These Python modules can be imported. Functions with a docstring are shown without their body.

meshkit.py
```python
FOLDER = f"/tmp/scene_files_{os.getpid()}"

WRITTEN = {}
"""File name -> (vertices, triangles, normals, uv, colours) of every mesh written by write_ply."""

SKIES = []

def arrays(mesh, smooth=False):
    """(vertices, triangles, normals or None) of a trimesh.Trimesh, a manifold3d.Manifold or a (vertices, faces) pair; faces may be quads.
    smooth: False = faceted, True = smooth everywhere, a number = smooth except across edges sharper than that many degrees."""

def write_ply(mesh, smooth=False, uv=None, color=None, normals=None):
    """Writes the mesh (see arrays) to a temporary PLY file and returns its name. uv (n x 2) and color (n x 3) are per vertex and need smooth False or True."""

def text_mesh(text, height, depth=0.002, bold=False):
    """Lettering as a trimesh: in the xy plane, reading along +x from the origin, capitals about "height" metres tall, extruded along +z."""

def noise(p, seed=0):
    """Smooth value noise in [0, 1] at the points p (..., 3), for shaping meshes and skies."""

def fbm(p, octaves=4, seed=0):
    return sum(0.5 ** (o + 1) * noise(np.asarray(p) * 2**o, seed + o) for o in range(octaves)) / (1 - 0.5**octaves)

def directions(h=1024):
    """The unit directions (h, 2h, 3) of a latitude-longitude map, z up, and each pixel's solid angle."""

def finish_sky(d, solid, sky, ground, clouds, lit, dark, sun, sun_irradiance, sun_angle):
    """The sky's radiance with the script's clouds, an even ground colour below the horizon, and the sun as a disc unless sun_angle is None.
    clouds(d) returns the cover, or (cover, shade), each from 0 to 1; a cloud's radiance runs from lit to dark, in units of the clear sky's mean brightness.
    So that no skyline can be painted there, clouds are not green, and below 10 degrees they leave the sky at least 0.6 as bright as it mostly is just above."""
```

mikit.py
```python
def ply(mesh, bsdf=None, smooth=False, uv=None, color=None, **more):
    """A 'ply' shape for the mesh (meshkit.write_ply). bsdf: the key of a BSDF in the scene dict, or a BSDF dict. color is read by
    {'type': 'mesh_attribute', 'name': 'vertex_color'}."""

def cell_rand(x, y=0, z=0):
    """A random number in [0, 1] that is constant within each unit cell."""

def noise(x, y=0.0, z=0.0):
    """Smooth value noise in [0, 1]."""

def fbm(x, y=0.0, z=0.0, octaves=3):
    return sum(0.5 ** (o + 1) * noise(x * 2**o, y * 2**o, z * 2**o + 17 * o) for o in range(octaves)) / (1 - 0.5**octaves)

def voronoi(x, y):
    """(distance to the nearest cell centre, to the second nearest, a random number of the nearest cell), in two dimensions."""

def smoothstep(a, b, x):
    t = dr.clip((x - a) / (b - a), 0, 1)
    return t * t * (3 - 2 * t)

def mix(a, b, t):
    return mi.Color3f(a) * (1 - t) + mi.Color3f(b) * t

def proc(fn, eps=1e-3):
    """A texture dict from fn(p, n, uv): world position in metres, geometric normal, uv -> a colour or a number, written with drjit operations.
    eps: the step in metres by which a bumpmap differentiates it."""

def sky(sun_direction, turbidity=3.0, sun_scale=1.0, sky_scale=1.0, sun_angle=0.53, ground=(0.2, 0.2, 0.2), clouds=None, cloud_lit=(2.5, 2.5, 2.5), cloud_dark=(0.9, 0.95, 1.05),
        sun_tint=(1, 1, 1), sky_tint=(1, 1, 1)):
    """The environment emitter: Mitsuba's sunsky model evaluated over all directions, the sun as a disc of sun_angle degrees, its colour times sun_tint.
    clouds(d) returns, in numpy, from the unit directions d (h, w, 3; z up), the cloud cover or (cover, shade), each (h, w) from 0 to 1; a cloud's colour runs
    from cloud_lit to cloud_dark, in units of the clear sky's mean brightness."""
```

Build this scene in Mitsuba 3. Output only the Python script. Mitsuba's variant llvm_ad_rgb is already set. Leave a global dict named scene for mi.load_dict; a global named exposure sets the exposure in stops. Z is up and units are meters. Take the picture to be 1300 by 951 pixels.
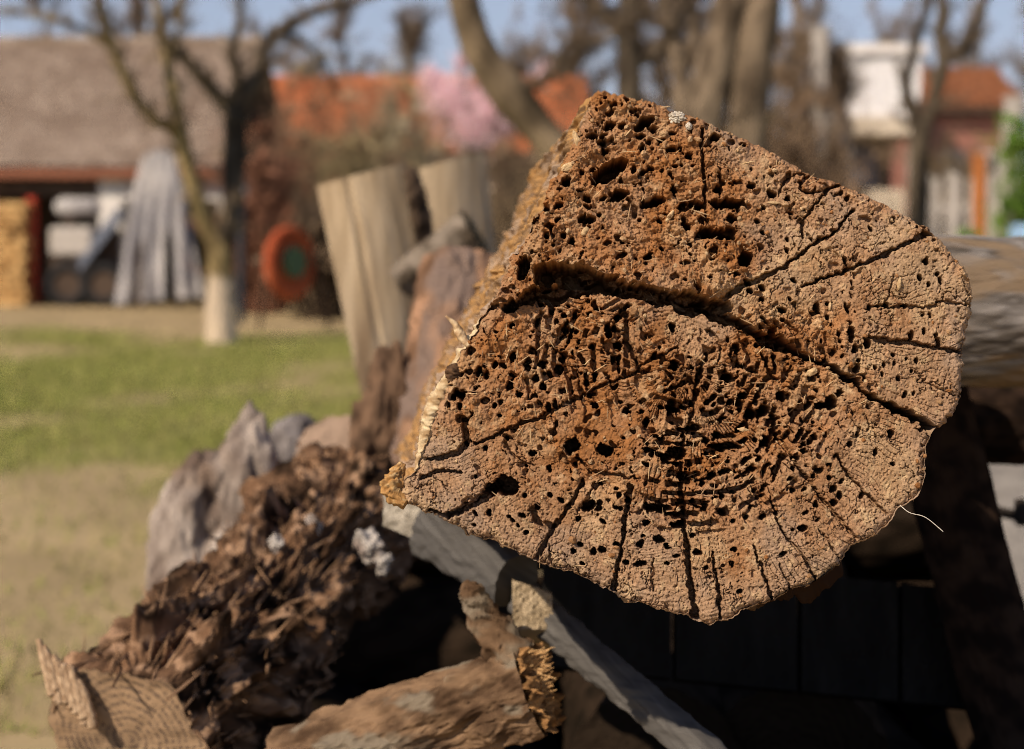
import math, random
import numpy as np, trimesh, shapely
from scipy import ndimage
import mitsuba as mi
import mikit, meshkit
from mikit import fbm as tfbm, noise as tnoise, smoothstep as tstep, mix as tmix

# ------------------------------------------------------------------ camera, sky, exposure
F_PX, CX, CY = 2061.0, 650.0, 475.5          # focal length and centre in pixels of a 1300 x 951 picture
CAM_Z, HORIZON = 0.90, 316.0
PITCH = math.atan((CY - HORIZON) / F_PX)
FOCUS = 0.94
CAM = np.array([0.0, 0.0, CAM_Z])
FWD = np.array([0, math.cos(PITCH), -math.sin(PITCH)])
UP = np.array([0, math.sin(PITCH), math.cos(PITCH)])
RIGHT = np.array([1.0, 0, 0])
T = mi.ScalarTransform4f
exposure = 1.95
scene, labels = {}, {}
scene['camera'] = {'type': 'thinlens', 'fov': math.degrees(2 * math.atan(CX / F_PX)), 'fov_axis': 'x', 'aperture_radius': 0.0043,
                   'focus_distance': FOCUS - 0.004, 'near_clip': 0.05, 'far_clip': 900.0,
                   'to_world': T().look_at(origin=CAM.tolist(), target=(CAM + FWD).tolist(), up=[0, 0, 1])}
def N(p, s, seed=0, octaves=3):
    return meshkit.fbm(np.asarray(p, float) * np.asarray(s, float), octaves, seed)

def sm(a, b, x):
    t = np.clip((x - a) / (b - a), 0, 1)
    return t * t * (3 - 2 * t)

SUN = np.array([-0.55, -0.56, 0.62])
scene['sky'] = mikit.sky(SUN.tolist(), turbidity=2.2, sun_tint=(0.98, 1.0, 1.07), sky_tint=(1.12, 0.98, 1.0),
                         clouds=lambda d: 0.74 * np.exp(-np.clip(d[..., 2], 0, 1) / 0.28), cloud_lit=(1.40, 1.38, 1.47), cloud_dark=(0.95, 1.0, 1.1))

# ------------------------------------------------------------------ helpers
def P(px, py, y):
    """The world point at distance y in front of the camera that lies on the line through a pixel of the photograph."""
    d = FWD + RIGHT * (px - CX) / F_PX + UP * (CY - py) / F_PX
    return CAM + d * (y / d[1])

def G(px, y):
    return np.array([(px - CX) / F_PX * y, y, 0.0])

def M(npx, y):
    return npx * y / F_PX

def lerp(a, b, t):
    return np.asarray(a) + (np.asarray(b) - np.asarray(a)) * np.asarray(t)[..., None]

def key_of(name):
    if name not in scene and name not in labels and not any(k.startswith(name + '__') for k in scene):
        return name
    i = 1
    while True:
        k = f'{name}_{i:03d}'
        if k not in scene and k not in labels and not any(q.startswith(k + '__') for q in scene):
            return k
        i += 1

def thing(name, label, cat, group=None):
    k = key_of(name)
    labels[k] = {'label': label, 'category': cat}
    if group: labels[k]['group'] = group
    return k

def add(name, mesh, bsdf='vertex_paint', smooth=False, color=None, parent=None, label=None, cat=None, group=None, kind=None):
    k = key_of(parent + '__' + name if parent else name)
    if color is not None:
        v = np.asarray(mesh.vertices)
        color = color(v) if callable(color) else np.broadcast_to(np.asarray(color, float), v.shape)
        color = np.clip(color, 0.003, 0.92)
        if smooth not in (True, False): smooth = True
    scene[k] = mikit.ply(mesh, bsdf, smooth=smooth, color=color)
    d = {}
    if label: d['label'] = label
    if cat: d['category'] = cat
    if group: d['group'] = group
    if kind: d['kind'] = kind
    if d: labels[k] = d
    return k

def TM(v, f):
    return trimesh.Trimesh(np.asarray(v, float), np.asarray(f, int), process=False)

def cat_mesh(ms):
    vs, fs, o = [], [], 0
    for m in ms:
        vs.append(np.asarray(m.vertices)); fs.append(np.asarray(m.faces) + o); o += len(m.vertices)
    return TM(np.vstack(vs), np.vstack(fs))

def box(x0, x1, y0, y1, z0, z1, cut=0.012):
    """A box with chamfered edges."""
    x0, x1, y0, y1, z0, z1 = min(x0, x1), max(x0, x1), min(y0, y1), max(y0, y1), min(z0, z1), max(z0, z1)
    c = min(cut, (x1 - x0) / 3, (y1 - y0) / 3, (z1 - z0) / 3)
    pts = []
    for X, dx in ((x0, 1), (x1, -1)):
        for Y, dy in ((y0, 1), (y1, -1)):
            for Z, dz in ((z0, 1), (z1, -1)):
                pts += [(X + dx * c, Y + dy * c, Z), (X + dx * c, Y, Z + dz * c), (X, Y + dy * c, Z + dz * c)]
    return trimesh.convex.convex_hull(np.array(pts))

def place(m, pos, rz=0.0, ry=0.0, rx=0.0):
    R = trimesh.transformations.euler_matrix(rx, ry, rz, 'sxyz')
    m = m.copy(); m.apply_transform(R); m.apply_translation(pos)
    return m

def spline(pts, n):
    """Catmull-Rom through points with any number of columns."""
    p = np.asarray(pts, float)
    if len(p) == 2:
        return p[0] + (p[1] - p[0]) * np.linspace(0, 1, n)[:, None]
    q = np.vstack([2 * p[0] - p[1], p, 2 * p[-1] - p[-2]])
    out = []
    for t in np.linspace(0, len(p) - 1 - 1e-9, n):
        i = int(t); u = t - i
        a, b, c, d = q[i:i + 4]
        out.append(0.5 * (2 * b + (c - a) * u + (2 * a - 5 * b + 4 * c - d) * u * u + (3 * b - a - 3 * c + d) * u ** 3))
    return np.array(out)

def tube(p, r, sides=8, caps=True):
    p = np.asarray(p, float); n = len(p)
    r = np.broadcast_to(np.asarray(r, float), (n,))
    t = np.gradient(p, axis=0); t /= np.linalg.norm(t, axis=1, keepdims=True) + 1e-12
    a = np.cross(t[0], [0, 0, 1.0] if abs(t[0, 2]) < 0.9 else [1.0, 0, 0]); a /= np.linalg.norm(a)
    A = []
    for k in range(n):
        a = a - t[k] * (a @ t[k]); a /= np.linalg.norm(a) + 1e-12; A.append(a)
    A = np.array(A); B = np.cross(t, A)
    g = np.arange(sides) * 2 * np.pi / sides
    v = (p[:, None] + r[:, None, None] * (np.cos(g)[None, :, None] * A[:, None] + np.sin(g)[None, :, None] * B[:, None])).reshape(-1, 3)
    i, j = np.meshgrid(np.arange(n - 1), np.arange(sides), indexing='ij')
    q = np.stack([i * sides + j, i * sides + (j + 1) % sides, (i + 1) * sides + (j + 1) % sides, (i + 1) * sides + j], -1).reshape(-1, 4)
    f = np.vstack([q[:, [0, 1, 2]], q[:, [0, 2, 3]]])
    if caps:
        v = np.vstack([v, p[:1], p[-1:]]); c0, c1 = len(v) - 2, len(v) - 1
        j = np.arange(sides)
        f = np.vstack([f, np.stack([np.full(sides, c0), (j + 1) % sides, j], 1), np.stack([np.full(sides, c1), (n - 1) * sides + j, (n - 1) * sides + (j + 1) % sides], 1)])
    return TM(v, f)

def rough_tube(pts, n, sides, amp=0.12, seed=0, stretch=3.0, caps=True):
    """A tapered limb whose skin is uneven; pts rows are x, y, z, radius."""
    s = spline(pts, n)
    m = tube(s[:, :3], np.maximum(s[:, 3], 1e-4), sides, caps)
    v = np.array(m.vertices); k = n * sides
    c = np.repeat(s[:, :3], sides, 0); rad = np.repeat(s[:, 3], sides)
    d = v[:k] - c
    q = np.hstack([d / (rad[:, None] + 1e-9) * 2.2, (np.repeat(np.arange(n), sides) / stretch)[:, None]])
    w = meshkit.fbm(q[:, [0, 1, 2]] + q[:, 3:4] * [0.5, 0.7, 0.9], 3, seed) - 0.5
    v[:k] = c + d * (1 + 2 * amp * w[:, None])
    return TM(v, m.faces)

def tone(c1, c2, s, seed=0, octaves=4, c3=None, s3=None, lo=0.3, hi=0.7):
    def fn(v):
        c = lerp(c1, c2, sm(lo, hi, N(v, s, seed, octaves)))
        if c3 is not None:
            c = c + (np.asarray(c3) - c) * sm(0.52, 0.68, N(v, s3 or s, seed + 9, 3))[:, None]
        return c
    return fn

scene['vertex_paint'] = {'type': 'twosided', 'bsdf': {'type': 'diffuse', 'reflectance': {'type': 'mesh_attribute', 'name': 'vertex_color'}}}
scene['vertex_sheen'] = {'type': 'twosided', 'bsdf': {'type': 'principled', 'base_color': {'type': 'mesh_attribute', 'name': 'vertex_color'}, 'roughness': 0.55, 'specular': 0.4}}

# ------------------------------------------------------------------ the big worm-eaten log
S = FOCUS / F_PX                                        # metres per picture pixel on the sawn face
_c = P(860, 460, FOCUS)
FN = np.array([-0.03, -1.0, 0.10]); FN /= np.linalg.norm(FN)
_ax = P(480, 440, 10.0) - CAM
AXIS = _ax / np.linalg.norm(_ax)                          # along the log, away from the camera

def face_point(px, py):
    px, py = np.asarray(px, float), np.asarray(py, float)
    d = FWD + RIGHT * ((px - CX) / F_PX)[..., None] + UP * ((CY - py) / F_PX)[..., None]
    t = ((_c - CAM) @ FN) / (d @ FN)
    return CAM + d * t[..., None]

OUT = [(757, 116), (775, 119), (800, 126), (830, 132), (862, 143), (900, 158), (940, 174), (975, 189), (1012, 212), (1045, 226), (1078, 234), (1108, 252), (1140, 268), (1170, 284),
       (1188, 297), (1210, 320), (1224, 340), (1232, 366), (1236, 396), (1230, 420), (1224, 446), (1226, 480), (1220, 512), (1204, 536), (1186, 548), (1180, 566), (1176, 592), (1176, 616),
       (1168, 634), (1142, 646), (1133, 664), (1112, 682), (1084, 692), (1074, 712), (1052, 730), (1030, 744), (1004, 752), (985, 764), (956, 774), (930, 786), (902, 793), (886, 790), (872, 781),
       (842, 776), (806, 768), (782, 752), (756, 744), (728, 732), (700, 720), (676, 714), (650, 701), (618, 688), (588, 676), (562, 662), (540, 650), (522, 642), (506, 632), (508, 616), (522, 600), (530, 580),
       (540, 560), (548, 536), (556, 512), (566, 482), (580, 458), (594, 434), (602, 414), (612, 396), (632, 372), (644, 350), (648, 330), (664, 306), (678, 282), (690, 256), (700, 232), (716, 204), (728, 176), (738, 152), (746, 128)]
_o = np.array(OUT, float); _o = np.vstack([_o, _o[:1]])
_len = np.concatenate([[0], np.cumsum(np.linalg.norm(np.diff(_o, axis=0), axis=1))])
_u = np.arange(0, _len[-1], 1.5)
_ol = np.stack([np.interp(_u, _len, _o[:, k]) for k in (0, 1)], 1)
_ol = ndimage.gaussian_filter1d(_ol, 3.0, axis=0, mode='wrap')
_tn = np.roll(_ol, -1, 0) - np.roll(_ol, 1, 0); _tn /= np.linalg.norm(_tn, axis=1, keepdims=True)
ONORM = np.stack([_tn[:, 1], -_tn[:, 0]], 1)                # outward
_q = np.hstack([_ol, np.zeros((len(_ol), 1))])
_rough = sm(1000, 760, _ol[:, 0]) * 0.5 + 0.65
OUTL = _ol + ONORM * (((N(_q, 1 / 22, 1) - 0.5) * 9 + (N(_q, 1 / 7, 2) - 0.5) * 7 + (N(_q, 1 / 2.6, 3) - 0.5) * 3.0) * _rough)[:, None]

STEP = 0.68
gx, gy = np.meshgrid(np.arange(484, 1248, STEP), np.arange(100, 812, STEP))
_poly = shapely.Polygon(OUTL).buffer(0)
shapely.prepare(_poly)
inside = shapely.contains_xy(_poly, gx.ravel(), gy.ravel()).reshape(gx.shape)
sd = ndimage.distance_transform_edt(inside) * STEP

_tab = np.random.default_rng(1).random((256, 256)).astype(np.float32)
def g2(s, seed, o=3, x=None, y=None):
    """Two-dimensional value noise over the face, each octave turned by another angle."""
    x, y = (gx if x is None else x), (gy if y is None else y)
    out = 0
    for k in range(o):
        a = 0.6 + seed * 1.3 + k * 0.9
        X = (x * math.cos(a) + y * math.sin(a)) * s * 2 ** k + seed * 17.31; Y = (-x * math.sin(a) + y * math.cos(a)) * s * 2 ** k + k * 41.7
        i, j = np.floor(X), np.floor(Y); u, v = X - i, Y - j
        u = (u * u * (3 - 2 * u)).astype(np.float32); v = (v * v * (3 - 2 * v)).astype(np.float32)
        i, j = i.astype(int) & 255, j.astype(int) & 255; i1, j1 = (i + 1) & 255, (j + 1) & 255
        t = _tab
        out = out + 0.5 ** (k + 1) * ((t[i, j] * (1 - u) + t[i1, j] * u) * (1 - v) + (t[i, j1] * (1 - u) + t[i1, j1] * u) * v)
    return out / (1 - 0.5 ** o)

# domain warp makes every crack and hole ragged
w1, w2 = g2(1 / 9, 11), g2(1 / 9, 12)
wx = gx + (w1 - 0.5) * 7 + (g2(1 / 3, 13, 2) - 0.5) * 3.4
wy = gy + (w2 - 0.5) * 7 + (g2(1 / 3, 14, 2) - 0.5) * 3.4
PITH = (872.0, 470.0)
low = g2(1 / 70, 15, 2)
rx, ry = gx - PITH[0] + (low - 0.5) * 30, gy - PITH[1] + (g2(1 / 60, 16, 2) - 0.5) * 30
rad = np.hypot(rx, ry * 1.05)
ang = np.arctan2(ry, rx)

# main shake across the face
SHAKE = spline([(640, 392), (668, 378), (700, 374), (745, 366), (800, 372), (850, 381), (900, 396), (935, 408), (985, 436), (1030, 455), (1075, 483), (1120, 510), (1160, 532), (1200, 556)], 200)
qx, qy = wx + (g2(1 / 22, 56, 2) - 0.5) * 14, wy + (g2(1 / 20, 57, 3) - 0.5) * 18
above = np.interp(qx, SHAKE[:, 0], SHAKE[:, 1]) - qy

# where the wood is crumbled (1) and where it is still sound (0)
punk = np.maximum.reduce([
    sm(250, 60, np.hypot((gx - 790) * 0.85, gy - 230)) * (above > -4),
    sm(95, 30, np.hypot(gx - 905, (gy - 330) * 1.2)),
    sm(190, 60, np.hypot((gx - 690) * 0.9, (gy - 470))) * 0.95,
    sm(170, 50, np.hypot((gx - 905) * 0.8, (gy - 545) * 1.0)),
    sm(120, 40, np.hypot((gx - 975) * 0.7, (gy - 450) * 1.1)) * 0.9,
    sm(120, 40, np.hypot(gx - 775, gy - 590)) * 0.45,
    sm(46, 8, np.abs(gy - np.interp(gx, [757, 900, 1012, 1108, 1190, 1300], [120, 158, 212, 252, 300, 420]))) * 0.75])
punk = np.clip(punk * 0.92 + (g2(1 / 45, 17, 3) - 0.5) * 1.3, 0, 1)
punk *= 1 - 0.85 * sm(58, 20, np.hypot((gx - 905) * 0.8, (gy - 400) * 1.7 - 10)) * (above < -4)
sound = 1 - punk

h = (g2(1 / 130, 18, 3) - 0.5) * 16 + (low - 0.5) * 7
# upper half stands proud and its lip overhangs the shake
h += (6 + 15 * sm(980, 760, gx)) * sm(-2, 3, above)
h += 12 * sm(-2, 2, above) * sm(45, 8, above) * (g2(1 / 16, 58, 3) - 0.15) * sm(1010, 900, gx)
# knot in the upper half
kd = np.hypot((gx - 902), (gy - 340) * 1.25)
h += 9 * np.sqrt(np.clip(1 - (kd / 46) ** 2, 0, 1)) * (above > 0) - 9 * np.exp(-((kd - 50) / 6) ** 2) * ((gy < 342) & (gx > 880))
# crumbs and flakes of the rotten zones
cell = np.abs(g2(1 / 12, 20, 3) - 0.5) * 2
cell2 = np.abs(g2(1 / 5.5, 21, 2) - 0.5) * 2
# flakes lie along the rings and rays: noise in polar steps
flake = g2(1.0, 66, 3, ang * 16 + (low - 0.5) * 2, rad / 13)
flake2 = g2(1.0, 67, 3, ang * 44, rad / 6)
relief = np.where(above > 0, 0.9, 0.62) * (1 - 0.35 * sm(90, 40, np.hypot(gx - 775, gy - 515)))
h += relief * punk * ((g2(1 / 30, 22, 3) - 0.5) * 20 + (0.35 - cell) * 7 + (flake - 0.5) * 13 + (flake2 - 0.5) * 5 + (0.4 - cell2) * 2.6 + (g2(1 / 2.2, 23, 2) - 0.5) * 3.0 - 2.6 * sm(0.58, 0.7, g2(1 / 3.4, 54, 2)))
h += sound * ((g2(1 / 20, 24, 3) - 0.5) * 4 + (g2(1 / 6, 25, 3) - 0.5) * 0.9 + (g2(1 / 1.7, 26, 2) - 0.5) * 1.5 - 1.9 * sm(0.6, 0.75, g2(1 / 2.7, 53, 2)))
# pits of medium size in the rotten parts
pit = g2(1 / 10.5, 27, 2)
h -= punk * 26 * sm(0.71, 0.76, pit)
pit2 = g2(1 / 6, 28, 2, wx, wy)
h -= (0.15 + 0.85 * punk) * 16 * sm(0.80, 0.84, pit2)
# growth rings: ridges everywhere, eaten out in places
ringw = rad + (g2(1 / 26, 29, 3) - 0.5) * 9
ringp = ringw / 13.5
rf = np.abs((ringp % 1.0) - 0.5) * 2
rf5 = np.abs((ringw / 5.3) % 1.0 - 0.5) * 2
h += (0.3 + 0.7 * sound) * (rf5 - 0.5) * 0.9 * sm(0.35, 0.6, g2(1 / 50, 52, 2))
eaten = np.maximum.reduce([
    sm(112, 50, np.hypot((gx - 930) * 0.85, (gy - 550) * 0.95)),
    sm(80, 25, np.hypot((gx - 880) * 1.0, (gy - 620) * 1.1)) * 0.9,
    sm(120, 40, np.hypot((gx - 735) * 0.9, (gy - 440))) * 0.4,
    sm(90, 20, np.hypot((gx - 985), (gy - 450) * 1.2)) * 0.5])
brk = g2(1 / 14, 30, 3)
arc = g2(1.0, 31, 2, ang * 7 + np.floor(ringp) * 7.3, np.floor(ringp) * 3.1)
h -= np.clip(eaten * 1.5, 0, 1) * 26 * sm(0.60, 0.42, rf + (g2(1 / 5, 55, 2) - 0.5) * 0.5) * sm(0.44, 0.52, arc) * sm(0.3, 0.42, brk)
# thin wood rays left standing, at right angles to the rings
ray = np.abs(((ang * 42 + (g2(1 / 30, 32, 2) - 0.5) * 3) % 1.0) - 0.5) * 2
ray2 = np.abs(((ang * 21 + (g2(1 / 16, 68, 2) - 0.5) * 2) % 1.0) - 0.5) * 2
h -= eaten * 10 * sm(0.24, 0.10, ray2) * sm(0.55, 0.62, g2(1 / 11, 33, 2))
h -= sound * 3.2 * sm(0.10, 0.02, ray) * sm(0.6, 0.66, g2(1 / 34, 59, 2)) * (rad > 110)
# fine check marks all over the sound wood
fine = np.abs(g2(1 / 16, 34, 4, wx, wy) - 0.5)
h -= (0.3 + 0.7 * sound) * 6 * sm(0.020, 0.006, fine) * sm(0.5, 0.6, g2(1 / 40, 35, 2))

rimw = 8 + 9 * g2(1 / 18, 36, 2)
h -= 12 * np.clip(1 - sd / rimw, 0, 1) ** 2
h += sound * (g2(1 / 9, 37, 3) - 0.5) * 6 * sm(30, 5, sd)

def carve_line(pts, width, depth, taper=True):
    """Cuts a crack along a polyline; width may run from end to end."""
    global h
    p = spline(pts, max(8, int(np.linalg.norm(np.diff(np.array(pts), axis=0), axis=1).sum() / 3)))
    w = np.interp(np.linspace(0, 1, len(p)), np.linspace(0, 1, len(np.atleast_1d(width))), np.atleast_1d(width))
    pad = w.max() * 2 + 10
    c = (gx[0] > p[:, 0].min() - pad) & (gx[0] < p[:, 0].max() + pad); r = (gy[:, 0] > p[:, 1].min() - pad) & (gy[:, 0] < p[:, 1].max() + pad)
    i0, i1, j0, j1 = np.flatnonzero(r)[0], np.flatnonzero(r)[-1] + 1, np.flatnonzero(c)[0], np.flatnonzero(c)[-1] + 1
    X, Y = wx[i0:i1, j0:j1], wy[i0:i1, j0:j1]
    best, bw, along = np.full(X.shape, 1e9), np.ones(X.shape), np.zeros(X.shape)
    for k in range(len(p) - 1):
        a, b = p[k], p[k + 1]; e = b - a; L2 = e @ e + 1e-9
        t = np.clip(((X - a[0]) * e[0] + (Y - a[1]) * e[1]) / L2, 0, 1)
        d = np.hypot(X - a[0] - t * e[0], Y - a[1] - t * e[1])
        m = d < best
        best = np.where(m, d, best); bw = np.where(m, w[k] + (w[k + 1] - w[k]) * t, bw); along = np.where(m, (k + t) / (len(p) - 1), along)
    half = bw * 0.5 * (0.6 + 0.9 * g2(1 / 14, 40, 2)[i0:i1, j0:j1])
    h[i0:i1, j0:j1] -= depth * sm(half + 1.1, half - 0.5, best) * np.clip(bw / 2.4, 0.35, 1)

def carve_hole(x, y, a, b=None, rot=0.0, depth=None):
    global h
    b = a if b is None else b
    R = max(a, b) + 9
    j0, j1 = np.searchsorted(gx[0], [x - R, x + R]); i0, i1 = np.searchsorted(gy[:, 0], [y - R, y + R])
    if i1 <= i0 or j1 <= j0: return
    small = np.clip(min(a, b) / 4.5, 0.45, 1.1)
    X = gx[i0:i1, j0:j1] + (wx - gx)[i0:i1, j0:j1] * small - x; Y = gy[i0:i1, j0:j1] + (wy - gy)[i0:i1, j0:j1] * small - y
    c, s = math.cos(rot), math.sin(rot)
    q = np.hypot((X * c + Y * s) / a, (-X * s + Y * c) / b)
    edge = 0.75 / min(a, b)
    dd = depth or (34 + 3.5 * min(a, b))
    h[i0:i1, j0:j1] = np.where(q < 1 + edge, np.minimum(h[i0:i1, j0:j1], h[i0:i1, j0:j1] - dd * sm(1 + edge, 1 - edge, q)), h[i0:i1, j0:j1])

_keep = (wx, wy); wx, wy = qx, qy
carve_line(SHAKE, [8, 14, 22, 18, 13, 13, 18, 16, 12, 8, 8, 7, 8, 10], 90)
wx, wy = _keep
carve_line([(1150, 520), (1190, 548), (1215, 565)], [5, 9], 40)
for x, y, a, b, r in [(712, 348, 26, 13, 0.1), (742, 352, 30, 13, 0.25), (690, 352, 12, 16, 0), (775, 360, 22, 9, 0.1), (664, 342, 7, 15, 0.2), (668, 288, 9, 16, 0.3), (905, 388, 24, 8, 0.2), (880, 378, 18, 7, 0.2),
                      (773, 220, 26, 11, -0.6), (817, 160, 14, 6, -0.6), (827, 259, 16, 5, -0.35), (743, 280, 9, 5, 0), (786, 250, 13, 6, -0.2), (718, 234, 5, 7, 0), (923, 260, 24, 6, 0.05), (910, 299, 24, 7, 0.1), (885, 262, 9, 5, 0), (896, 293, 8, 5, 0),
                      (945, 330, 10, 12, 0.6), (643, 617, 16, 13, 0.3), (624, 622, 12, 8, 0), (862, 576, 12, 9, 0.2), (845, 582, 8, 6, 0), (769, 571, 10, 8, 0.4), (726, 566, 9, 11, 0.4), (836, 645, 17, 7, 0.1), (861, 666, 10, 5, 0), (748, 643, 9, 6, -0.5),
                      (982, 530, 6, 5, 0), (922, 567, 22, 5, 0), (972, 562, 7, 8, 0), (954, 526, 7, 6, 0), (970, 521, 7, 8, 0.3), (1042, 515, 7, 6, 0), (1055, 512, 7, 10, 0.2), (1078, 425, 5, 10, 0), (1099, 438, 5, 6, 0), (992, 503, 6, 7, 0), (924, 480, 8, 7, 0), (943, 503, 6, 5, 0),
                      (1019, 697 - 26, 6, 4, -0.5), (772, 420, 4, 9, 0), (783, 438, 7, 5, 0.5), (854, 416, 4, 7, 0), (857, 464, 8, 5, 0), (853, 516, 5, 10, 0), (576, 470, 6, 5, 0), (583, 500, 8, 5, 0.3)]:
    carve_hole(x, y, a, b, r, 50 + 5 * min(a, b))
for ox, oy, sc, ls in [
    (860, 120, 3.17, '440,420,12 455,478,8 340,558,8 440,632,9 668,670,12 463,748,11 560,857,14 600,905,11 410,870,12 345,908,10 768,860,8 798,855,7 835,845,11 912,853,11 1055,750,12 1007,765,10 970,738,12 995,675,14 985,886,8 1015,888,8 385,942,12 290,795,12 340,775,14 340,825,10 697,760,6 1043,723,8 160,390,18 290,375,15 375,400,16 240,470,12 320,512,10 150,180,16 260,205,12 210,505,16 215,550,20 20,520,14 60,440,15'),
    (860, 380, 2.882, '510,30,10 545,70,8 547,18,7 697,30,7 895,57,7 922,58,7 900,118,9 943,130,7 952,155,12 848,137,10 690,170,12 785,205,7 833,217,6 870,225,8 790,235,7 750,242,7 715,250,7 743,275,7 855,262,6 805,290,9 830,348,9 863,342,6 650,255,14 655,225,8 415,410,14 595,345,15 430,573,10 580,575,9 632,532,12 728,560,10 660,495,9 790,600,8 780,490,14 555,605,10 522,627,12 497,648,7 555,655,8 605,663,10 572,697,13 598,718,13 575,742,13 510,750,12 365,782,11 312,697,7 280,700,8 310,720,7 282,625,8 215,633,6 420,620,8 412,655,8 422,700,9 515,808,6 268,760,8 255,800,9 312,797,10 165,725,10 135,727,8 145,495,12 295,353,12 240,350,14 195,378,14 228,407,9 275,425,16 300,585,10 250,588,10 500,500,12 485,520,11 185,285,16 380,350,15 490,380,11 560,380,16 350,120,18 310,75,10 385,40,9 250,515,10 130,640,10 92,680,9 60,740,10 95,770,12 205,812,8 290,170,10 215,180,14 245,245,12'),
    (860, 600, 2.955, '208,345,9 235,447,9 75,300,14 170,157,12 142,95,8 168,95,8 95,45,9 60,235,9 570,20,8 510,12,7 105,130,13 75,128,8 215,290,9'),
    (480, 600, 3.25, '460,160,9 595,178,12 805,325,12 835,298,10 890,327,13 925,320,14 845,380,8 930,205,10 825,192,10 985,300,10 1025,375,13 1080,380,12 1100,380,11 1193,378,9 1232,345,9 1160,275,18 1085,295,15 910,150,12 1240,215,18 1110,210,14 1190,300,12 710,95,10 540,180,8 660,140,14 1000,150,10 610,250,9 1095,265,9'),
    (480, 380, 3.17, '600,265,18 660,260,17 730,280,18 630,320,14 690,300,13 405,290,16 530,345,16 570,380,12 665,350,13 470,430,9 490,470,7 545,230,16 470,265,12 700,45,14 750,70,12 850,60,10 880,40,9 800,130,11 300,400,14 330,430,12 320,380,9 280,425,10 740,240,14 870,430,14 850,390,12 620,620,15 690,680,12 1080,500,14 1000,450,16 1060,450,9 1230,430,9 1100,630,10 1150,640,12 895,740,9 970,790,10 890,820,14 590,790,9 430,600,10 520,560,8'),
    (480, 100, 3.17, '840,490,16 910,300,16 905,490,10 680,640,12 780,655,16 1090,370,12 1060,390,14 935,200,20 1060,290,14 860,245,16 900,265,13 1105,220,10 1085,720,15 1185,455,16 1225,510,16 725,520,14 680,530,14 1040,160,10 1130,260,10 820,390,10 870,410,9 1000,470,10 1060,500,10 640,560,10 1240,600,14 1130,580,10 980,660,9 1140,690,10 700,600,8 1250,320,14 1210,290,10 560,700,12 1250,670,12')]:
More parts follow.
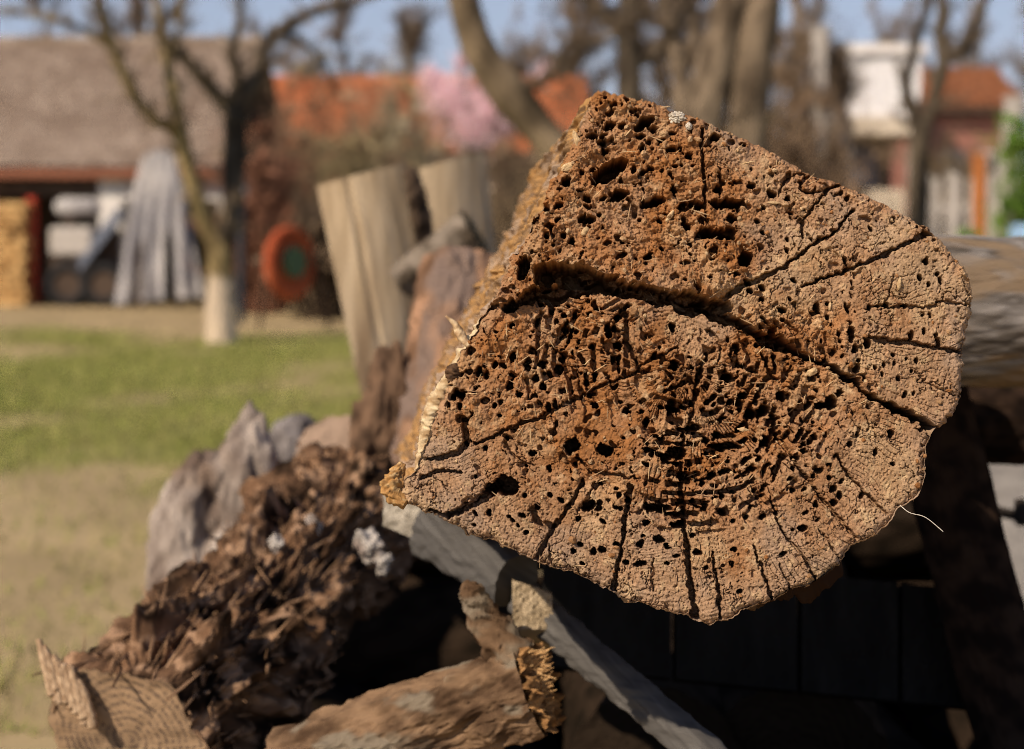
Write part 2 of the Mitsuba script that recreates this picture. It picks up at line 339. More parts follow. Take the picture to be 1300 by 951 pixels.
    for it in ls.split():
        a, b, r = map(float, it.split(','))
        r = max(r / sc, 1.9); k_ = ((a * 7 + b * 3) % 10) / 10
        carve_hole(ox + a / sc, oy + b / sc, r * (0.95 + 0.5 * k_), r * (0.95 - 0.25 * k_), math.atan2(oy + b / sc - PITH[1], ox + a / sc - PITH[0]) + (math.pi / 2 if k_ > 0.3 else 0) + (a % 7 - 3) * 0.1)
for pts, w, d in [
    ([(890, 166), (890, 200), (893, 240), (895, 286)], [3, 4, 3, 2], 22), ([(1082, 227), (1052, 241), (1030, 268), (1016, 287), (1019, 302)], [4, 3.4, 3, 3, 4], 16), ([(1011, 221), (996, 230), (988, 249)], [2.6, 2], 12),
    ([(1011, 221), (1022, 223), (1017, 240), (1034, 246), (1052, 241)], [2.4, 2.4], 11), ([(1043, 219), (1037, 233), (1056, 237), (1078, 229)], [2.2, 2], 10), ([(1083, 266), (1056, 297), (1030, 312), (992, 341), (939, 366), (905, 390)], [2.4, 2, 3.4, 4, 6, 8], 24),
    ([(1192, 294), (1169, 299), (1138, 316), (1087, 338), (1049, 353), (1016, 364)], [7, 6, 5, 4, 3, 1.6], 24), ([(1236, 390), (1205, 384), (1191, 382), (1182, 390), (1125, 389), (1098, 391)], [2, 2, 2.4, 2, 2.4, 1.6], 12), ([(1097, 430), (1155, 435), (1190, 442), (1226, 447)], [5, 4.4, 5, 4], 24),
    ([(897, 450), (886, 488), (877, 529), (866, 574)], [3.6, 4.4, 4.4, 5], 26), ([(865, 590), (867, 644), (873, 700), (880, 760), (886, 800)], [5, 5, 5, 7, 13], 34), ([(978, 533), (992, 564), (1020, 602), (1054, 644), (1088, 684)], [3, 3.4, 3, 3, 3.4], 18),
    ([(1064, 582), (1089, 616), (1126, 652)], [2.4, 3, 3.4], 16), ([(977, 630), (994, 675), (1020, 708), (1040, 742)], [1.8, 2.2, 2.8, 3], 16), ([(957, 694), (968, 725), (982, 764)], [2, 2.8, 3], 16), ([(904, 700), (911, 745), (916, 788)], [2, 2.6, 3.2], 18), ([(990, 717), (1006, 752)], [1.6, 2], 11), ([(1040, 672), (1068, 710)], [1.6, 2], 11),
    ([(742, 610), (723, 643), (703, 672), (676, 714)], [3, 4.4, 5, 5], 24), ([(801, 618), (794, 655), (791, 689), (783, 729), (779, 756)], [7, 5, 4, 5, 10], 28), ([(831, 712), (829, 750)], [1.8, 1.8], 10), ([(570, 656), (600, 643), (630, 620)], [6, 6, 9], 26), ([(697, 692), (699, 716)], [2, 2], 10), ([(676, 648), (683, 663), (704, 669)], [8, 7, 6], 22),
    ([(812, 470), (780, 484), (742, 501), (691, 527), (669, 535), (604, 564)], [2.4, 3, 4, 3, 4, 4.4], 20), ([(794, 394), (797, 434), (808, 460)], [5, 6, 5], 24), ([(541, 583), (568, 580), (590, 566), (590, 533)], [4, 6, 7, 5], 22), ([(536, 606), (559, 598), (586, 599)], [5, 4, 4], 18), ([(546, 648), (568, 655), (592, 641), (622, 623)], [4, 6, 5, 6], 20),
    ([(733, 580), (754, 598), (811, 607)], [3, 3, 3], 14), ([(811, 466), (840, 452), (860, 440)], [3, 2.4], 12), ([(752, 620), (735, 650)], [3, 2], 10), ([(900, 420), (915, 440), (912, 462)], [3, 2], 12), ([(1115, 395), (1128, 372), (1131, 352)], [1.8, 1.5], 9), ([(1170, 484), (1210, 502)], [1.6, 1.6], 8), ([(1100, 530), (1116, 560)], [1.5, 1.5], 8),
    ([(1000, 622), (1022, 612), (1036, 600)], [1.8, 1.8], 9), ([(640, 560), (660, 585), (676, 590)], [2.4, 2], 10), ([(700, 440), (730, 462), (736, 490)], [2.4, 2.4], 10), ([(668, 480), (672, 506)], [4, 3], 12), ([(745, 118), (751, 150), (770, 168)], [3, 4, 2], 14)]:
    carve_line(pts, w, d)
# rows of small galleries along the rings
rng = np.random.default_rng(5)
n = 0
while n < 150:
    x, y = rng.uniform(520, 1215), rng.uniform(150, 770)
    i, j = int((y - 100) / STEP), int((x - 484) / STEP)
    if not inside[i, j] or sd[i, j] < 10: continue
    p_ = 0.16 + 0.8 * eaten[i, j] + 0.25 * punk[i, j]
    if x > 1060 and y > 470: p_ *= 0.25
    if rng.random() > p_: continue
    tang = math.atan2(y - PITH[1], x - PITH[0]) + math.pi / 2
    for k in range(rng.integers(1, 4) if eaten[i, j] > 0.3 else 1):
        r = rng.uniform(1.3, 2.6 + 1.2 * punk[i, j])
        carve_hole(x + math.cos(tang) * k * rng.uniform(7, 11), y + math.sin(tang) * k * rng.uniform(7, 11), r * rng.uniform(1.0, 2.2), r, tang)
    n += 1
h = np.maximum(h, -150 + 10 * g2(1 / 12, 50, 2))

# colour of the wood itself: sound tan, rotten rust brown, greyed skin
A_, B_, C_, D_ = (0.335, 0.208, 0.122), (0.255, 0.114, 0.043), (0.30, 0.215, 0.155), (0.46, 0.325, 0.19)
rust = np.clip(0.06 + 0.98 * np.maximum(punk * 0.8, sm(190, 50, np.hypot(gx - 775, gy - 520))) + (g2(1 / 38, 60, 3) - 0.5) * 1.3, 0, 1)
col = lerp(A_, B_, rust)
grey = sm(0.5, 0.72, g2(1 / 55, 61, 3)) * sound * 0.75 + 0.5 * sm(40, 8, sd) * sound
col = lerp(col, np.broadcast_to(C_, col.shape), np.clip(grey, 0, 1) * 0.7)
pale = sm(0.62, 0.74, g2(1 / 13, 62, 3)) * (0.55 - 0.25 * punk) + sm(0.6, 0.7, g2(1 / 60, 63, 3)) * 0.35
col = lerp(col, np.broadcast_to(D_, col.shape), np.clip(pale, 0, 1))
col = col * (0.72 + 0.56 * g2(1 / 3.2, 64, 3))[..., None] * (0.9 + 0.2 * g2(1 / 24, 65, 3))[..., None]
col *= (1 - 0.16 * sound * (1 - rf))[..., None]

base = face_point(gx, gy)
pos = base + FN * (h * S)[..., None]
idx = np.full(gx.shape, -1); idx[inside] = np.arange(inside.sum())
q = inside[:-1, :-1] & inside[1:, :-1] & inside[:-1, 1:] & inside[1:, 1:]
a, b, c, d = idx[:-1, :-1][q], idx[1:, :-1][q], idx[1:, 1:][q], idx[:-1, 1:][q]
ff = np.vstack([np.stack([a, b, c], 1), np.stack([a, c, d], 1)])
fv, fc = pos[inside], col[inside]
used = np.unique(ff); remap = np.full(len(fv), -1); remap[used] = np.arange(len(used))
LOG = thing('worm_eaten_log', 'big split log on the woodpile, its sawn end full of worm holes and cracks', 'log')
add('sawn_end', TM(fv[used], remap[ff]), smooth=True, color=fc[used], parent=LOG, label='sawn brown end pitted with worm holes and radial cracks')

# flank of the log, from the sawn edge backwards
tt = np.concatenate([np.arange(5, 40, 1.3), 40 + np.cumsum(np.linspace(1.5, 14, 110))])
K, MM = len(OUTL), len(tt)
o2 = np.repeat((OUTL - ONORM * 2.0)[None], MM, 0); t2 = np.repeat(tt[:, None], K, 1)
uu = np.repeat((np.arange(K) * 1.5)[None], MM, 0)
fq = np.stack([o2[..., 0] / 11, o2[..., 1] / 11, t2 / 110], -1)
left = sm(640, 560, o2[..., 0] - 0.42 * (400 - o2[..., 1]) * (o2[..., 1] < 400)) * (ONORM[None, :, 0] < 0.1)
fl = (meshkit.fbm(fq, 4, 70) - 0.5) * 16 + (meshkit.fbm(np.stack([o2[..., 0] / 40, o2[..., 1] / 40, t2 / 160], -1), 3, 71) - 0.5) * 26 + (meshkit.fbm(np.stack([o2[..., 0] / 4, o2[..., 1] / 4, t2 / 70], -1), 3, 72) - 0.5) * 5
low_bark_and_shade = sm(660, 720, o2[..., 1]) * sm(930, 980, o2[..., 0])
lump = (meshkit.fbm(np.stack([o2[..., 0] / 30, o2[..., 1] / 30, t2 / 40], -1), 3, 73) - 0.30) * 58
fl = fl * sm(2, 40, t2) + low_bark_and_shade * lump * sm(6, 26, t2) * sm(220, 60, t2)
fl -= 8 * sm(0, 1, t2 / 400)
# a loose strip of cream sapwood and a dark seam beside the sawn edge
zone = (o2[..., 1] > 395) & (o2[..., 1] < 585) & (o2[..., 0] < 640)
seam = zone * np.exp(-((t2 - 26 - 10 * (meshkit.fbm(np.stack([o2[..., 1] / 25, t2 * 0, t2 * 0], -1), 2, 74))) / 7) ** 2)
fl -= 13 * seam * (meshkit.fbm(np.stack([o2[..., 1] / 14, t2 / 30, t2 * 0], -1), 2, 75) > 0.42)
o3 = o2 + ONORM[None] * fl[..., None]
sv = face_point(o3[..., 0], o3[..., 1]) + AXIS * (t2 * S)[..., None]
i, j = np.meshgrid(np.arange(MM - 1), np.arange(K), indexing='ij')
qq = np.stack([i * K + j, (i + 1) * K + j, (i + 1) * K + (j + 1) % K, i * K + (j + 1) % K], -1).reshape(-1, 4)
tn = meshkit.fbm(np.stack([o2[..., 0] / 9, o2[..., 1] / 9, t2 / 140], -1), 4, 76)
sc_ = lerp((0.38, 0.215, 0.085), (0.22, 0.135, 0.07), sm(0.4, 0.62, tn))
sc_ = lerp(sc_, np.broadcast_to((0.25, 0.175, 0.122), sc_.shape), sm(60, 15, t2) * 0.7)
sc_ = lerp(sc_, np.broadcast_to((0.36, 0.27, 0.20), sc_.shape), sm(0.5, 0.66, meshkit.fbm(np.stack([o2[..., 0] / 30, o2[..., 1] / 30, t2 / 120], -1), 3, 77)) * 0.8)
sc_ = lerp(sc_, np.broadcast_to((0.12, 0.07, 0.04), sc_.shape), sm(0.58, 0.72, meshkit.fbm(np.stack([o2[..., 0] / 6, o2[..., 1] / 6, t2 / 50], -1), 3, 78)) * 0.9)
cream = zone * sm(6, 10, t2) * sm(34, 20, t2) * sm(0.36, 0.5, meshkit.fbm(np.stack([o2[..., 1] / 30, t2 / 20, t2 * 0], -1), 3, 79))
sc_ = lerp(sc_, np.broadcast_to((0.55, 0.44, 0.28), sc_.shape), np.clip(cream, 0, 1))
sc_ = lerp(sc_, np.broadcast_to((0.022, 0.012, 0.008), sc_.shape), low_bark_and_shade * 0.98)  # underside shade painted near-black over the low bark lumps
back = np.array([sv[-1].mean(0)])
vv = np.vstack([sv.reshape(-1, 3), back])
cap = np.stack([np.full(K, len(vv) - 1), (MM - 1) * K + (np.arange(K) + 1) % K, (MM - 1) * K + np.arange(K)], 1)
fs = np.vstack([qq[:, [0, 1, 2]], qq[:, [0, 2, 3]], cap])
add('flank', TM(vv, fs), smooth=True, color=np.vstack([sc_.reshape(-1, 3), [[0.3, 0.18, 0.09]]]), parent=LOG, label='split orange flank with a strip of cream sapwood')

# loose bits on the face: crumbs of frass, splinters, one pale lump, one torn curl at the left edge
def surf(px, py):
    ii, jj = int((py - 100) / STEP), int((px - 484) / STEP)
    return pos[ii, jj], h[ii, jj]
ico = trimesh.creation.icosphere(1)
rng = np.random.default_rng(8)
cr, cc = [], []
while len(cr) < 2600:
    x, y = rng.uniform(520, 1215), rng.uniform(125, 780)
    ii, jj = int((y - 100) / STEP), int((x - 484) / STEP)
    if not inside[ii, jj] or rng.random() > 0.1 + punk[ii, jj] * 0.9: continue
    r = rng.gamma(2.2, 0.62) * S * 0.9
    v = ico.vertices * (0.75 + 0.5 * rng.random((len(ico.vertices), 1))) * rng.uniform(0.6, 1.3, 3) * r
    R = trimesh.transformations.random_rotation_matrix(rng.random(3))[:3, :3]
    cr.append(TM(v @ R.T + pos[ii, jj] + FN * r * 0.3, ico.faces))
    cc.append(np.repeat(lerp(B_, D_, np.array(rng.random() ** 1.6))[None] * rng.uniform(0.75, 1.1), len(v), 0))
add('frass_crumb', cat_mesh(cr), smooth=False, color=np.vstack(cc), parent=LOG, kind='stuff')
sp, spc = [], []
while len(sp) < 300:
    x, y = rng.uniform(560, 1180), rng.uniform(130, 740)
    ii, jj = int((y - 100) / STEP), int((x - 484) / STEP)
    if not inside[ii, jj] or rng.random() > 0.08 + punk[ii, jj] ** 2: continue
    L = rng.uniform(6, 24) * S; a0 = rng.uniform(0, math.pi)
    dirv = np.array([math.cos(a0), 0, math.sin(a0)]) + FN * rng.uniform(-0.1, 0.35); dirv /= np.linalg.norm(dirv)
    p0 = pos[ii, jj] + FN * 1.2 * S
    wv = np.linspace(-0.5, 0.5, 4)[:, None]
    line = p0 + dirv * wv * L + FN * (0.25 - wv ** 2) * L * rng.uniform(-0.3, 0.3)
    sp.append(tube(line, np.array([0.35, 0.75, 0.7, 0.25]) * S * rng.uniform(0.5, 1.0), 4))
    spc.append(np.repeat(lerp(A_, (0.68, 0.5, 0.28), np.array(rng.random()))[None], len(sp[-1].vertices), 0))
add('wood_fibre', cat_mesh(sp), smooth=False, color=np.vstack(spc), parent=LOG, kind='stuff')

def chip(px, py, L, w, rot, lift=1.5, c=(0.48, 0.34, 0.19)):
    p0, _ = surf(px, py)
    m = trimesh.creation.icosphere(2); v = np.array(m.vertices)
    v *= np.array([L / 2, w / 3, w / 2]) * S
    v += (meshkit.fbm(v / (6 * S), 3, int(px)) - 0.5)[:, None] * v * 1.3
    m = TM(v, m.faces)
    m = place(m, [0, 0, 0], ry=rot); m.apply_translation(p0 + FN * lift * S)
    add('wood_chip', m, smooth=False, color=tone(np.array(c) * 0.8, np.array(c) * 1.15, 900, int(py)), parent=LOG)
for a in [(733, 182, 30, 8, 1.15), (720, 216, 20, 10, -0.3), (848, 279, 18, 6, -1.0), (983, 259, 18, 4, 0.05), (1042, 531, 15, 5, -0.1), (1056, 470, 14, 12, 0.4, 2), (1031, 472, 17, 9, -0.5, 2), (1053, 390, 4, 10, 0.1), (1140, 360, 5, 15, 0.1), (944, 546, 18, 5, 0.1), (700, 300, 14, 6, 0.8), (742, 296, 14, 7, -1.0), (1098, 485, 10, 7, 0.4)]:
    chip(*a)

def lump(center, size, seed, amp=0.5, sub=3, freq=2.5):
    m = trimesh.creation.icosphere(sub); v = np.array(m.vertices)
    v *= 1 + amp * (meshkit.fbm(v * freq + seed * 5.1, 4, seed) - 0.5)[:, None] * 2
    return TM(v * np.asarray(size) + np.asarray(center), m.faces)
p0, _ = surf(858, 153)
add('lichen_lump', lump(p0 + FN * 3 * S, np.array([10, 6, 7]) * S, 3, 0.7, 4, 3), smooth=True, color=tone((0.62, 0.58, 0.5), (0.36, 0.3, 0.23), 1500, 2), label='pale grey crumb stuck on the upper edge of the sawn log end', cat='crumb')
p0, _ = surf(873, 164)
add('lichen_lump', lump(p0 + FN * 2 * S, np.array([4, 3, 4.5]) * S, 4, 0.6, 3, 3), smooth=True, color=tone((0.62, 0.58, 0.5), (0.36, 0.3, 0.23), 1500, 3), label='tiny pale crumb just below the larger pale crumb on the log end', cat='crumb')

def on_flank(px, py, t):
    return face_point(px, py) + AXIS * t * S
cv = spline([np.r_[on_flank(596, 440, 6), 3.4 * S], np.r_[on_flank(585, 425, 8), 6 * S], np.r_[on_flank(578, 412, 6), 4.0 * S], np.r_[on_flank(566, 401, 2), 1.0 * S]], 22)
add('splinter', rough_tube(cv, 30, 14, 0.4, 3), smooth=True, color=tone((0.62, 0.48, 0.3), (0.35, 0.22, 0.12), 400, 4), parent=LOG, label='torn curl of wood sticking out at the left edge')
cv = [np.r_[on_flank(516, 640, 4), 6 * S], np.r_[on_flank(500, 630, 7), 10 * S], np.r_[on_flank(497, 618, 12), 13 * S], np.r_[on_flank(503, 606, 18), 10 * S], np.r_[on_flank(512, 590, 24), 4 * S]]
add('edge_knob', rough_tube(cv, 60, 40, 0.9, 5, 9), smooth=True, color=tone((0.40, 0.22, 0.08), (0.22, 0.12, 0.05), 350, 5, c3=(0.46, 0.31, 0.15)), parent=LOG, label='orange knob of wood at the lower left corner')
cv = [np.r_[on_flank(590, 445, 14), 4 * S], np.r_[on_flank(567, 490, 15), 10 * S], np.r_[on_flank(553, 520, 18), 13 * S], np.r_[on_flank(543, 556, 18), 10 * S], np.r_[on_flank(530, 600, 14), 4 * S]]
add('sapwood_strip', rough_tube(cv, 120, 24, 0.45, 6, 5), smooth=True, color=tone((0.58, 0.47, 0.30), (0.32, 0.21, 0.11), 260, 6), parent=LOG, label='cream strip of bare sapwood along the left edge')
cv = [np.r_[on_flank(583, 462, 4), 2 * S], np.r_[on_flank(577, 470, 6), 10 * S], np.r_[on_flank(574, 480, 8), 9 * S], np.r_[on_flank(572, 490, 8), 2 * S]]
add('bark_scrap', rough_tube(cv, 30, 24, 0.6, 7, 4), smooth=True, color=tone((0.05, 0.03, 0.02), (0.12, 0.07, 0.04), 500, 7), parent=LOG, label='dark scrap of bark on the left edge')
th = spline([face_point(1141, 641) - AXIS * 0.002, face_point(1152, 650) - AXIS * 0.004, face_point(1172, 656) - AXIS * 0.004, face_point(1195, 674) - AXIS * 0.003], 30)
add('dry_stalk', tube(th, 0.00022, 5), smooth=True, color=(0.7, 0.66, 0.58), label='thin white fibre hanging off the lower right edge of the big log', cat='fibre')

# ------------------------------------------------------------------ the rest of the woodpile
def log_mesh(p0, p1, r0, r1, n=120, sides=140, seed=0, amp=0.10, grain=0.02, shag=0.0, clean=0.0, bend=0.0, squash=1.0):
    """The bark (or bare) skin of one log from p0 to p1, and its two ends as ragged discs: (skin, end0, end1)."""
    p0, p1 = np.asarray(p0, float), np.asarray(p1, float)
    L = np.linalg.norm(p1 - p0); t = (p1 - p0) / L
    a = np.cross(t, [0, 0, 1.0] if abs(t[2]) < 0.9 else [1.0, 0, 0]); a /= np.linalg.norm(a); b = np.cross(a, t)
    u = np.linspace(0, 1, n); g = np.arange(sides) * 2 * np.pi / sides
    U, Gm = np.meshgrid(u, g, indexing='ij')
    r = r0 + (r1 - r0) * U
    x, y = np.cos(Gm), np.sin(Gm) * squash
    rm = (r0 + r1) / 2
    q = np.stack([x * 1.3, y * 1.3, U * L / rm * 0.35], -1)
    R = r * (1 + amp * 2 * (meshkit.fbm(q, 3, seed) - 0.5))
    q2 = np.stack([x * 11, y * 11, U * L / rm * 1.8], -1)
    R = R + rm * grain * 4 * (meshkit.fbm(q2, 3, seed + 1) - 0.5)
    if shag:
        q3 = np.stack([x * 3.4, y * 3.4, U * L / rm * 1.6], -1)
        w = meshkit.fbm(q3 * 0.7, 3, seed + 4)
        q4 = q3 + np.stack([w, w * 0.7, w * 1.2], -1) * 3.0
        kk = sm(0.0, clean, U) if clean else 1.0
        R = R + kk * rm * shag * (0.4 - 3.6 * (meshkit.fbm(q4 * [0.95, 0.95, 0.34], 4, seed + 2) - 0.5) * 1.2 - 2.4 * np.abs(meshkit.fbm(q4 * [0.5, 0.5, 0.35], 3, seed + 5) - 0.5)) + kk * rm * shag * 0.6 * (meshkit.fbm(q3 * [5, 5, 2], 3, seed + 3) - 0.5)
    mid = p0 + (p1 - p0) * U[..., None] + b * (bend * np.sin(U * np.pi))[..., None]
    v = mid + R[..., None] * (x[..., None] * a + y[..., None] * b)
    i, j = np.meshgrid(np.arange(n - 1), np.arange(sides), indexing='ij')
    qd = np.stack([i * sides + j, i * sides + (j + 1) % sides, (i + 1) * sides + (j + 1) % sides, (i + 1) * sides + j], -1).reshape(-1, 4)
    skin = TM(v.reshape(-1, 3), np.vstack([qd[:, [0, 1, 2]], qd[:, [0, 2, 3]]]))
    ends = []
    for ring, cen, s in ((v[0], mid[0, 0], -1), (v[-1], mid[-1, 0], 1)):
        k = 26; w = np.linspace(1, 0, k)
        d = cen + (ring - cen)[None] * w[:, None, None]
        ee = np.stack([d[..., 0], d[..., 1], d[..., 2]], -1)
        d = d + t * s * (rm * 0.12 * (meshkit.fbm(ee * (9 / rm) ** 1.0 * 0.25, 4, seed + 6) - 0.55) * sm(1.0, 0.85, w)[:, None])[..., None] + t * s * rm * 0.004
        i, j = np.meshgrid(np.arange(k - 1), np.arange(sides), indexing='ij')
        qd = np.stack([i * sides + j, (i + 1) * sides + j, (i + 1) * sides + (j + 1) % sides, i * sides + (j + 1) % sides], -1).reshape(-1, 4)
        if s < 0: qd = qd[:, ::-1]
        ends.append(TM(d.reshape(-1, 3), np.vstack([qd[:, [0, 1, 2]], qd[:, [0, 2, 3]]])))
    return skin, ends[0], ends[1]

def ring_tone(center, axis, c1, c2, width, seed=0):
    axis = np.asarray(axis) / np.linalg.norm(axis)
    def fn(v):
        d = v - center; d = d - (d @ axis)[:, None] * axis
        r = np.linalg.norm(d, axis=1) + (N(v, 14, seed, 3) - 0.5) * width * 2.2 + (N(v, 90, seed, 2) - 0.5) * width * 0.2
        k = np.abs((r / width) % 1.0 - 0.5) * 2
        return lerp(c1, c2, sm(0.55, 0.9, k) * 0.8 + 0.2 * N(v, 200, seed, 3))
    return fn

def pile_log(label, p0, p1, r0, r1, skin, end, seed, group=None, name='pile_log', end_labels=(None, None), ring=0.006, **kw):
    k = thing(name, label, 'log', group)
    s, e0, e1 = log_mesh(p0, p1, r0, r1, seed=seed, **kw)
    add('skin', s, smooth=True, color=skin, parent=k)
    for e, c, l in ((e0, p0, end_labels[0]), (e1, p1, end_labels[1])):
        add('cut_end', e, smooth=True, color=ring_tone(c, np.subtract(p1, p0), end[0], end[1], ring, seed), parent=k, label=l)
    return k

BARK1, BARK2 = (0.10, 0.062, 0.040), (0.27, 0.175, 0.115)
GREY1, GREY2 = (0.20, 0.165, 0.135), (0.40, 0.35, 0.30)
ENDS = ((0.42, 0.30, 0.19), (0.22, 0.14, 0.08))

# right: grey bare log, its top in the sun
pile_log('grey weathered log without bark, lying behind the right edge of the big log', P(1120, 396, 1.33), P(1560, 402, 1.42), M(96, 1.33), M(92, 1.42),
         tone((0.085, 0.072, 0.06), (0.25, 0.228, 0.21), (9, 130, 130), 31, 4, c3=(0.20, 0.145, 0.095), s3=(9, 40, 40)), ENDS, 31, n=260, sides=360, grain=0.022, amp=0.06)
# logs under it, the shade there painted into their near-black bark
pile_log('shade-painted log leaning under the grey log, left of the bright gap', P(1156, 430, 1.50), P(1300, 977, 1.36), M(50, 1.5), M(52, 1.36), tone((0.01, 0.007, 0.006), (0.032, 0.02, 0.014), 60, 33), ENDS, 33, grain=0.03)
pile_log('shade-painted log lying under the right end of the grey log above the bright gap', P(1160, 525, 1.62), P(1560, 545, 1.62), M(58, 1.6), M(62, 1.6), tone((0.01, 0.007, 0.006), (0.032, 0.02, 0.014), 60, 34), ENDS, 34, grain=0.03)

# grey board seen through the gap at the right, with a bent bolt
def slab(corners, thick, seed, amp=0.0015, n=60, m=30):
    """A board from four corners (a, b, c, d in order round its front), thick behind, slightly uneven."""
    a, b, c, d = map(np.asarray, corners)
    nrm = np.cross(b - a, d - a); nrm = nrm / np.linalg.norm(nrm)
    s, t = np.meshgrid(np.linspace(0, 1, n), np.linspace(0, 1, m), indexing='ij')
    e = np.minimum.reduce([s, 1 - s, t, 1 - t])
    f = a + (b - a) * s[..., None] + (d - a) * t[..., None] + (a - b + c - d) * (s * t)[..., None]
    size = np.linalg.norm(b - a)
    front = f + nrm * ((meshkit.fbm(f * 60 / (size / 0.2), 3, seed) - 0.5) * amp * 4)[..., None]
    rear = f - nrm * thick
    gl = np.vstack([front.reshape(-1, 3), rear.reshape(-1, 3)]); K = n * m
    i, j = np.meshgrid(np.arange(n - 1), np.arange(m - 1), indexing='ij')
    q = np.stack([i * m + j, (i + 1) * m + j, (i + 1) * m + j + 1, i * m + j + 1], -1).reshape(-1, 4)
    qs = [q, q[:, ::-1] + K]
    loop = np.concatenate([np.arange(m - 1), (np.arange(n - 1)) * m + m - 1, (n - 1) * m + np.arange(m - 1, 0, -1), np.arange(n - 1, 0, -1) * m])
    l2 = np.roll(loop, -1)
    qs.append(np.stack([l2, loop, loop + K, l2 + K], 1)[:, ::-1])
    q = np.vstack(qs)
    return TM(gl, np.vstack([q[:, [0, 1, 2]], q[:, [0, 2, 3]]]))

GB = thing('grey_board', 'pale grey board in the sun seen through the gap at the far right', 'board')
add('board', slab([P(1190, 800, 1.90), P(1480, 785, 1.86), P(1480, 590, 1.96), P(1190, 575, 2.0)], 0.03, 41), smooth=35, color=None, bsdf='grey_wood', parent=GB)
cv = [np.r_[P(1240, 641, 1.80), 0.006], np.r_[P(1270, 650, 1.80), 0.006], np.r_[P(1292, 655, 1.80), 0.0065]]
add('bolt_shank', rough_tube(cv, 20, 14, 0.05, 1), smooth=True, color=(0.03, 0.025, 0.022), parent=GB)
cv = [np.r_[P(1295, 634, 1.79), 0.006], np.r_[P(1297, 652, 1.79), 0.0085], np.r_[P(1296, 667, 1.79), 0.006]]
add('bolt_head', rough_tube(cv, 20, 16, 0.08, 2), smooth=True, color=(0.03, 0.025, 0.022), parent=GB)
scene['grey_wood'] = {'type': 'twosided', 'bsdf': {'type': 'diffuse', 'reflectance': mikit.proc(lambda p, n, uv: tmix((0.15, 0.14, 0.133), (0.26, 0.247, 0.236), tfbm(p.x * 12, p.y * 12 + p.z * 3, p.z * 70, 4)))}}

# long grey rail running down to the right under the big log
RAIL = thing('grey_pole', 'thick weathered grey pole whose end shows beneath the left half of the big log', 'pole')
def rail_part(name, a, b, w, h_, seed, label=None):
    a, b = np.asarray(a), np.asarray(b); t = (b - a); L = np.linalg.norm(t); t = t / L
    side = np.cross(t, [0, 0, 1.0]); side /= np.linalg.norm(side); up = np.cross(side, t)
    sec = []
    for g in np.linspace(0, 2 * np.pi, 48, endpoint=False):
        c, s = math.cos(g), math.sin(g)
        k = (abs(c) ** 2.8 + abs(s) ** 2.8) ** (-1 / 2.8)
        sec.append(side * c * k * w / 2 + up * s * k * h_ / 2)
    sec = np.array(sec); n = 90
    v = a + t * (np.linspace(0, L, n))[:, None, None] + sec[None]
    v = v + sec[None] / np.linalg.norm(sec, axis=1)[None, :, None] * ((meshkit.fbm(v * [60, 60, 160], 4, seed) - 0.5) * 0.008)[..., None]
    i, j = np.meshgrid(np.arange(n - 1), np.arange(48), indexing='ij')
    q = np.stack([i * 48 + j, i * 48 + (j + 1) % 48, (i + 1) * 48 + (j + 1) % 48, (i + 1) * 48 + j], -1).reshape(-1, 4)
    vv = np.vstack([v.reshape(-1, 3), [v[0].mean(0)], [v[-1].mean(0)]]); j = np.arange(48)
    f = np.vstack([q[:, [0, 1, 2]], q[:, [0, 2, 3]], np.stack([np.full(48, n * 48), (j + 1) % 48, j], 1), np.stack([np.full(48, n * 48 + 1), (n - 1) * 48 + j, (n - 1) * 48 + (j + 1) % 48], 1)])
    add(name, TM(vv, f), smooth=40, bsdf='rail_wood', parent=RAIL, label=label)
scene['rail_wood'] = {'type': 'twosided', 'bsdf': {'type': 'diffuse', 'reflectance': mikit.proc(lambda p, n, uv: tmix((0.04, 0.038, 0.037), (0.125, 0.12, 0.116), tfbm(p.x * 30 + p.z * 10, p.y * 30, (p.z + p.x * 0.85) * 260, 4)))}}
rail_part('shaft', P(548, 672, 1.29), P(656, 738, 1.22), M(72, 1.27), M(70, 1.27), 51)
add('end_block', slab([P(486, 668, 1.30), P(560, 700, 1.27), P(560, 648, 1.28), P(486, 616, 1.31)], 0.02, 52), smooth=35, color=tone((0.20, 0.18, 0.15), (0.36, 0.33, 0.28), 80, 52), parent=RAIL, label='pale block at the upper end of the pole')
RAIL = thing('thin_grey_pole', 'thinner grey pole running down to the bottom edge beside the splintered end', 'pole')
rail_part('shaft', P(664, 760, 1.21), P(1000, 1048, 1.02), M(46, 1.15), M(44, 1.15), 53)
k = thing('wood_block', 'small beige block of wood wedged between the two grey poles', 'wood block')
add('block', slab([P(652, 800, 1.17), P(704, 800, 1.17), P(700, 752, 1.185), P(650, 735, 1.19)], 0.05, 54), smooth=35, color=tone((0.20, 0.155, 0.10), (0.36, 0.29, 0.2), 90, 54), parent=k)

# board below the sawn end, deep shade painted into its near-black colour
SB = thing('shade_painted_board', 'dark boarding below the big log, deep shade painted into its colour', 'board')
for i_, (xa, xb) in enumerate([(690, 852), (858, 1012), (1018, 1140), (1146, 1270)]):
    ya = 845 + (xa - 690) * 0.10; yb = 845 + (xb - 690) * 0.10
    add('plank', slab([P(xa, ya, 1.42), P(xb, yb, 1.42), P(xb, yb - 150, 1.46), P(xa, ya - 150, 1.46)], 0.02, 60 + i_), smooth=35, bsdf='painted_shade_wood', parent=SB)
scene['painted_shade_wood'] = {'type': 'twosided', 'bsdf': {'type': 'diffuse', 'reflectance': mikit.proc(lambda p, n, uv: tmix((0.007, 0.0065, 0.006), (0.022, 0.020, 0.018), tfbm(p.x * 90, p.y * 30, p.z * 12, 4)))}}

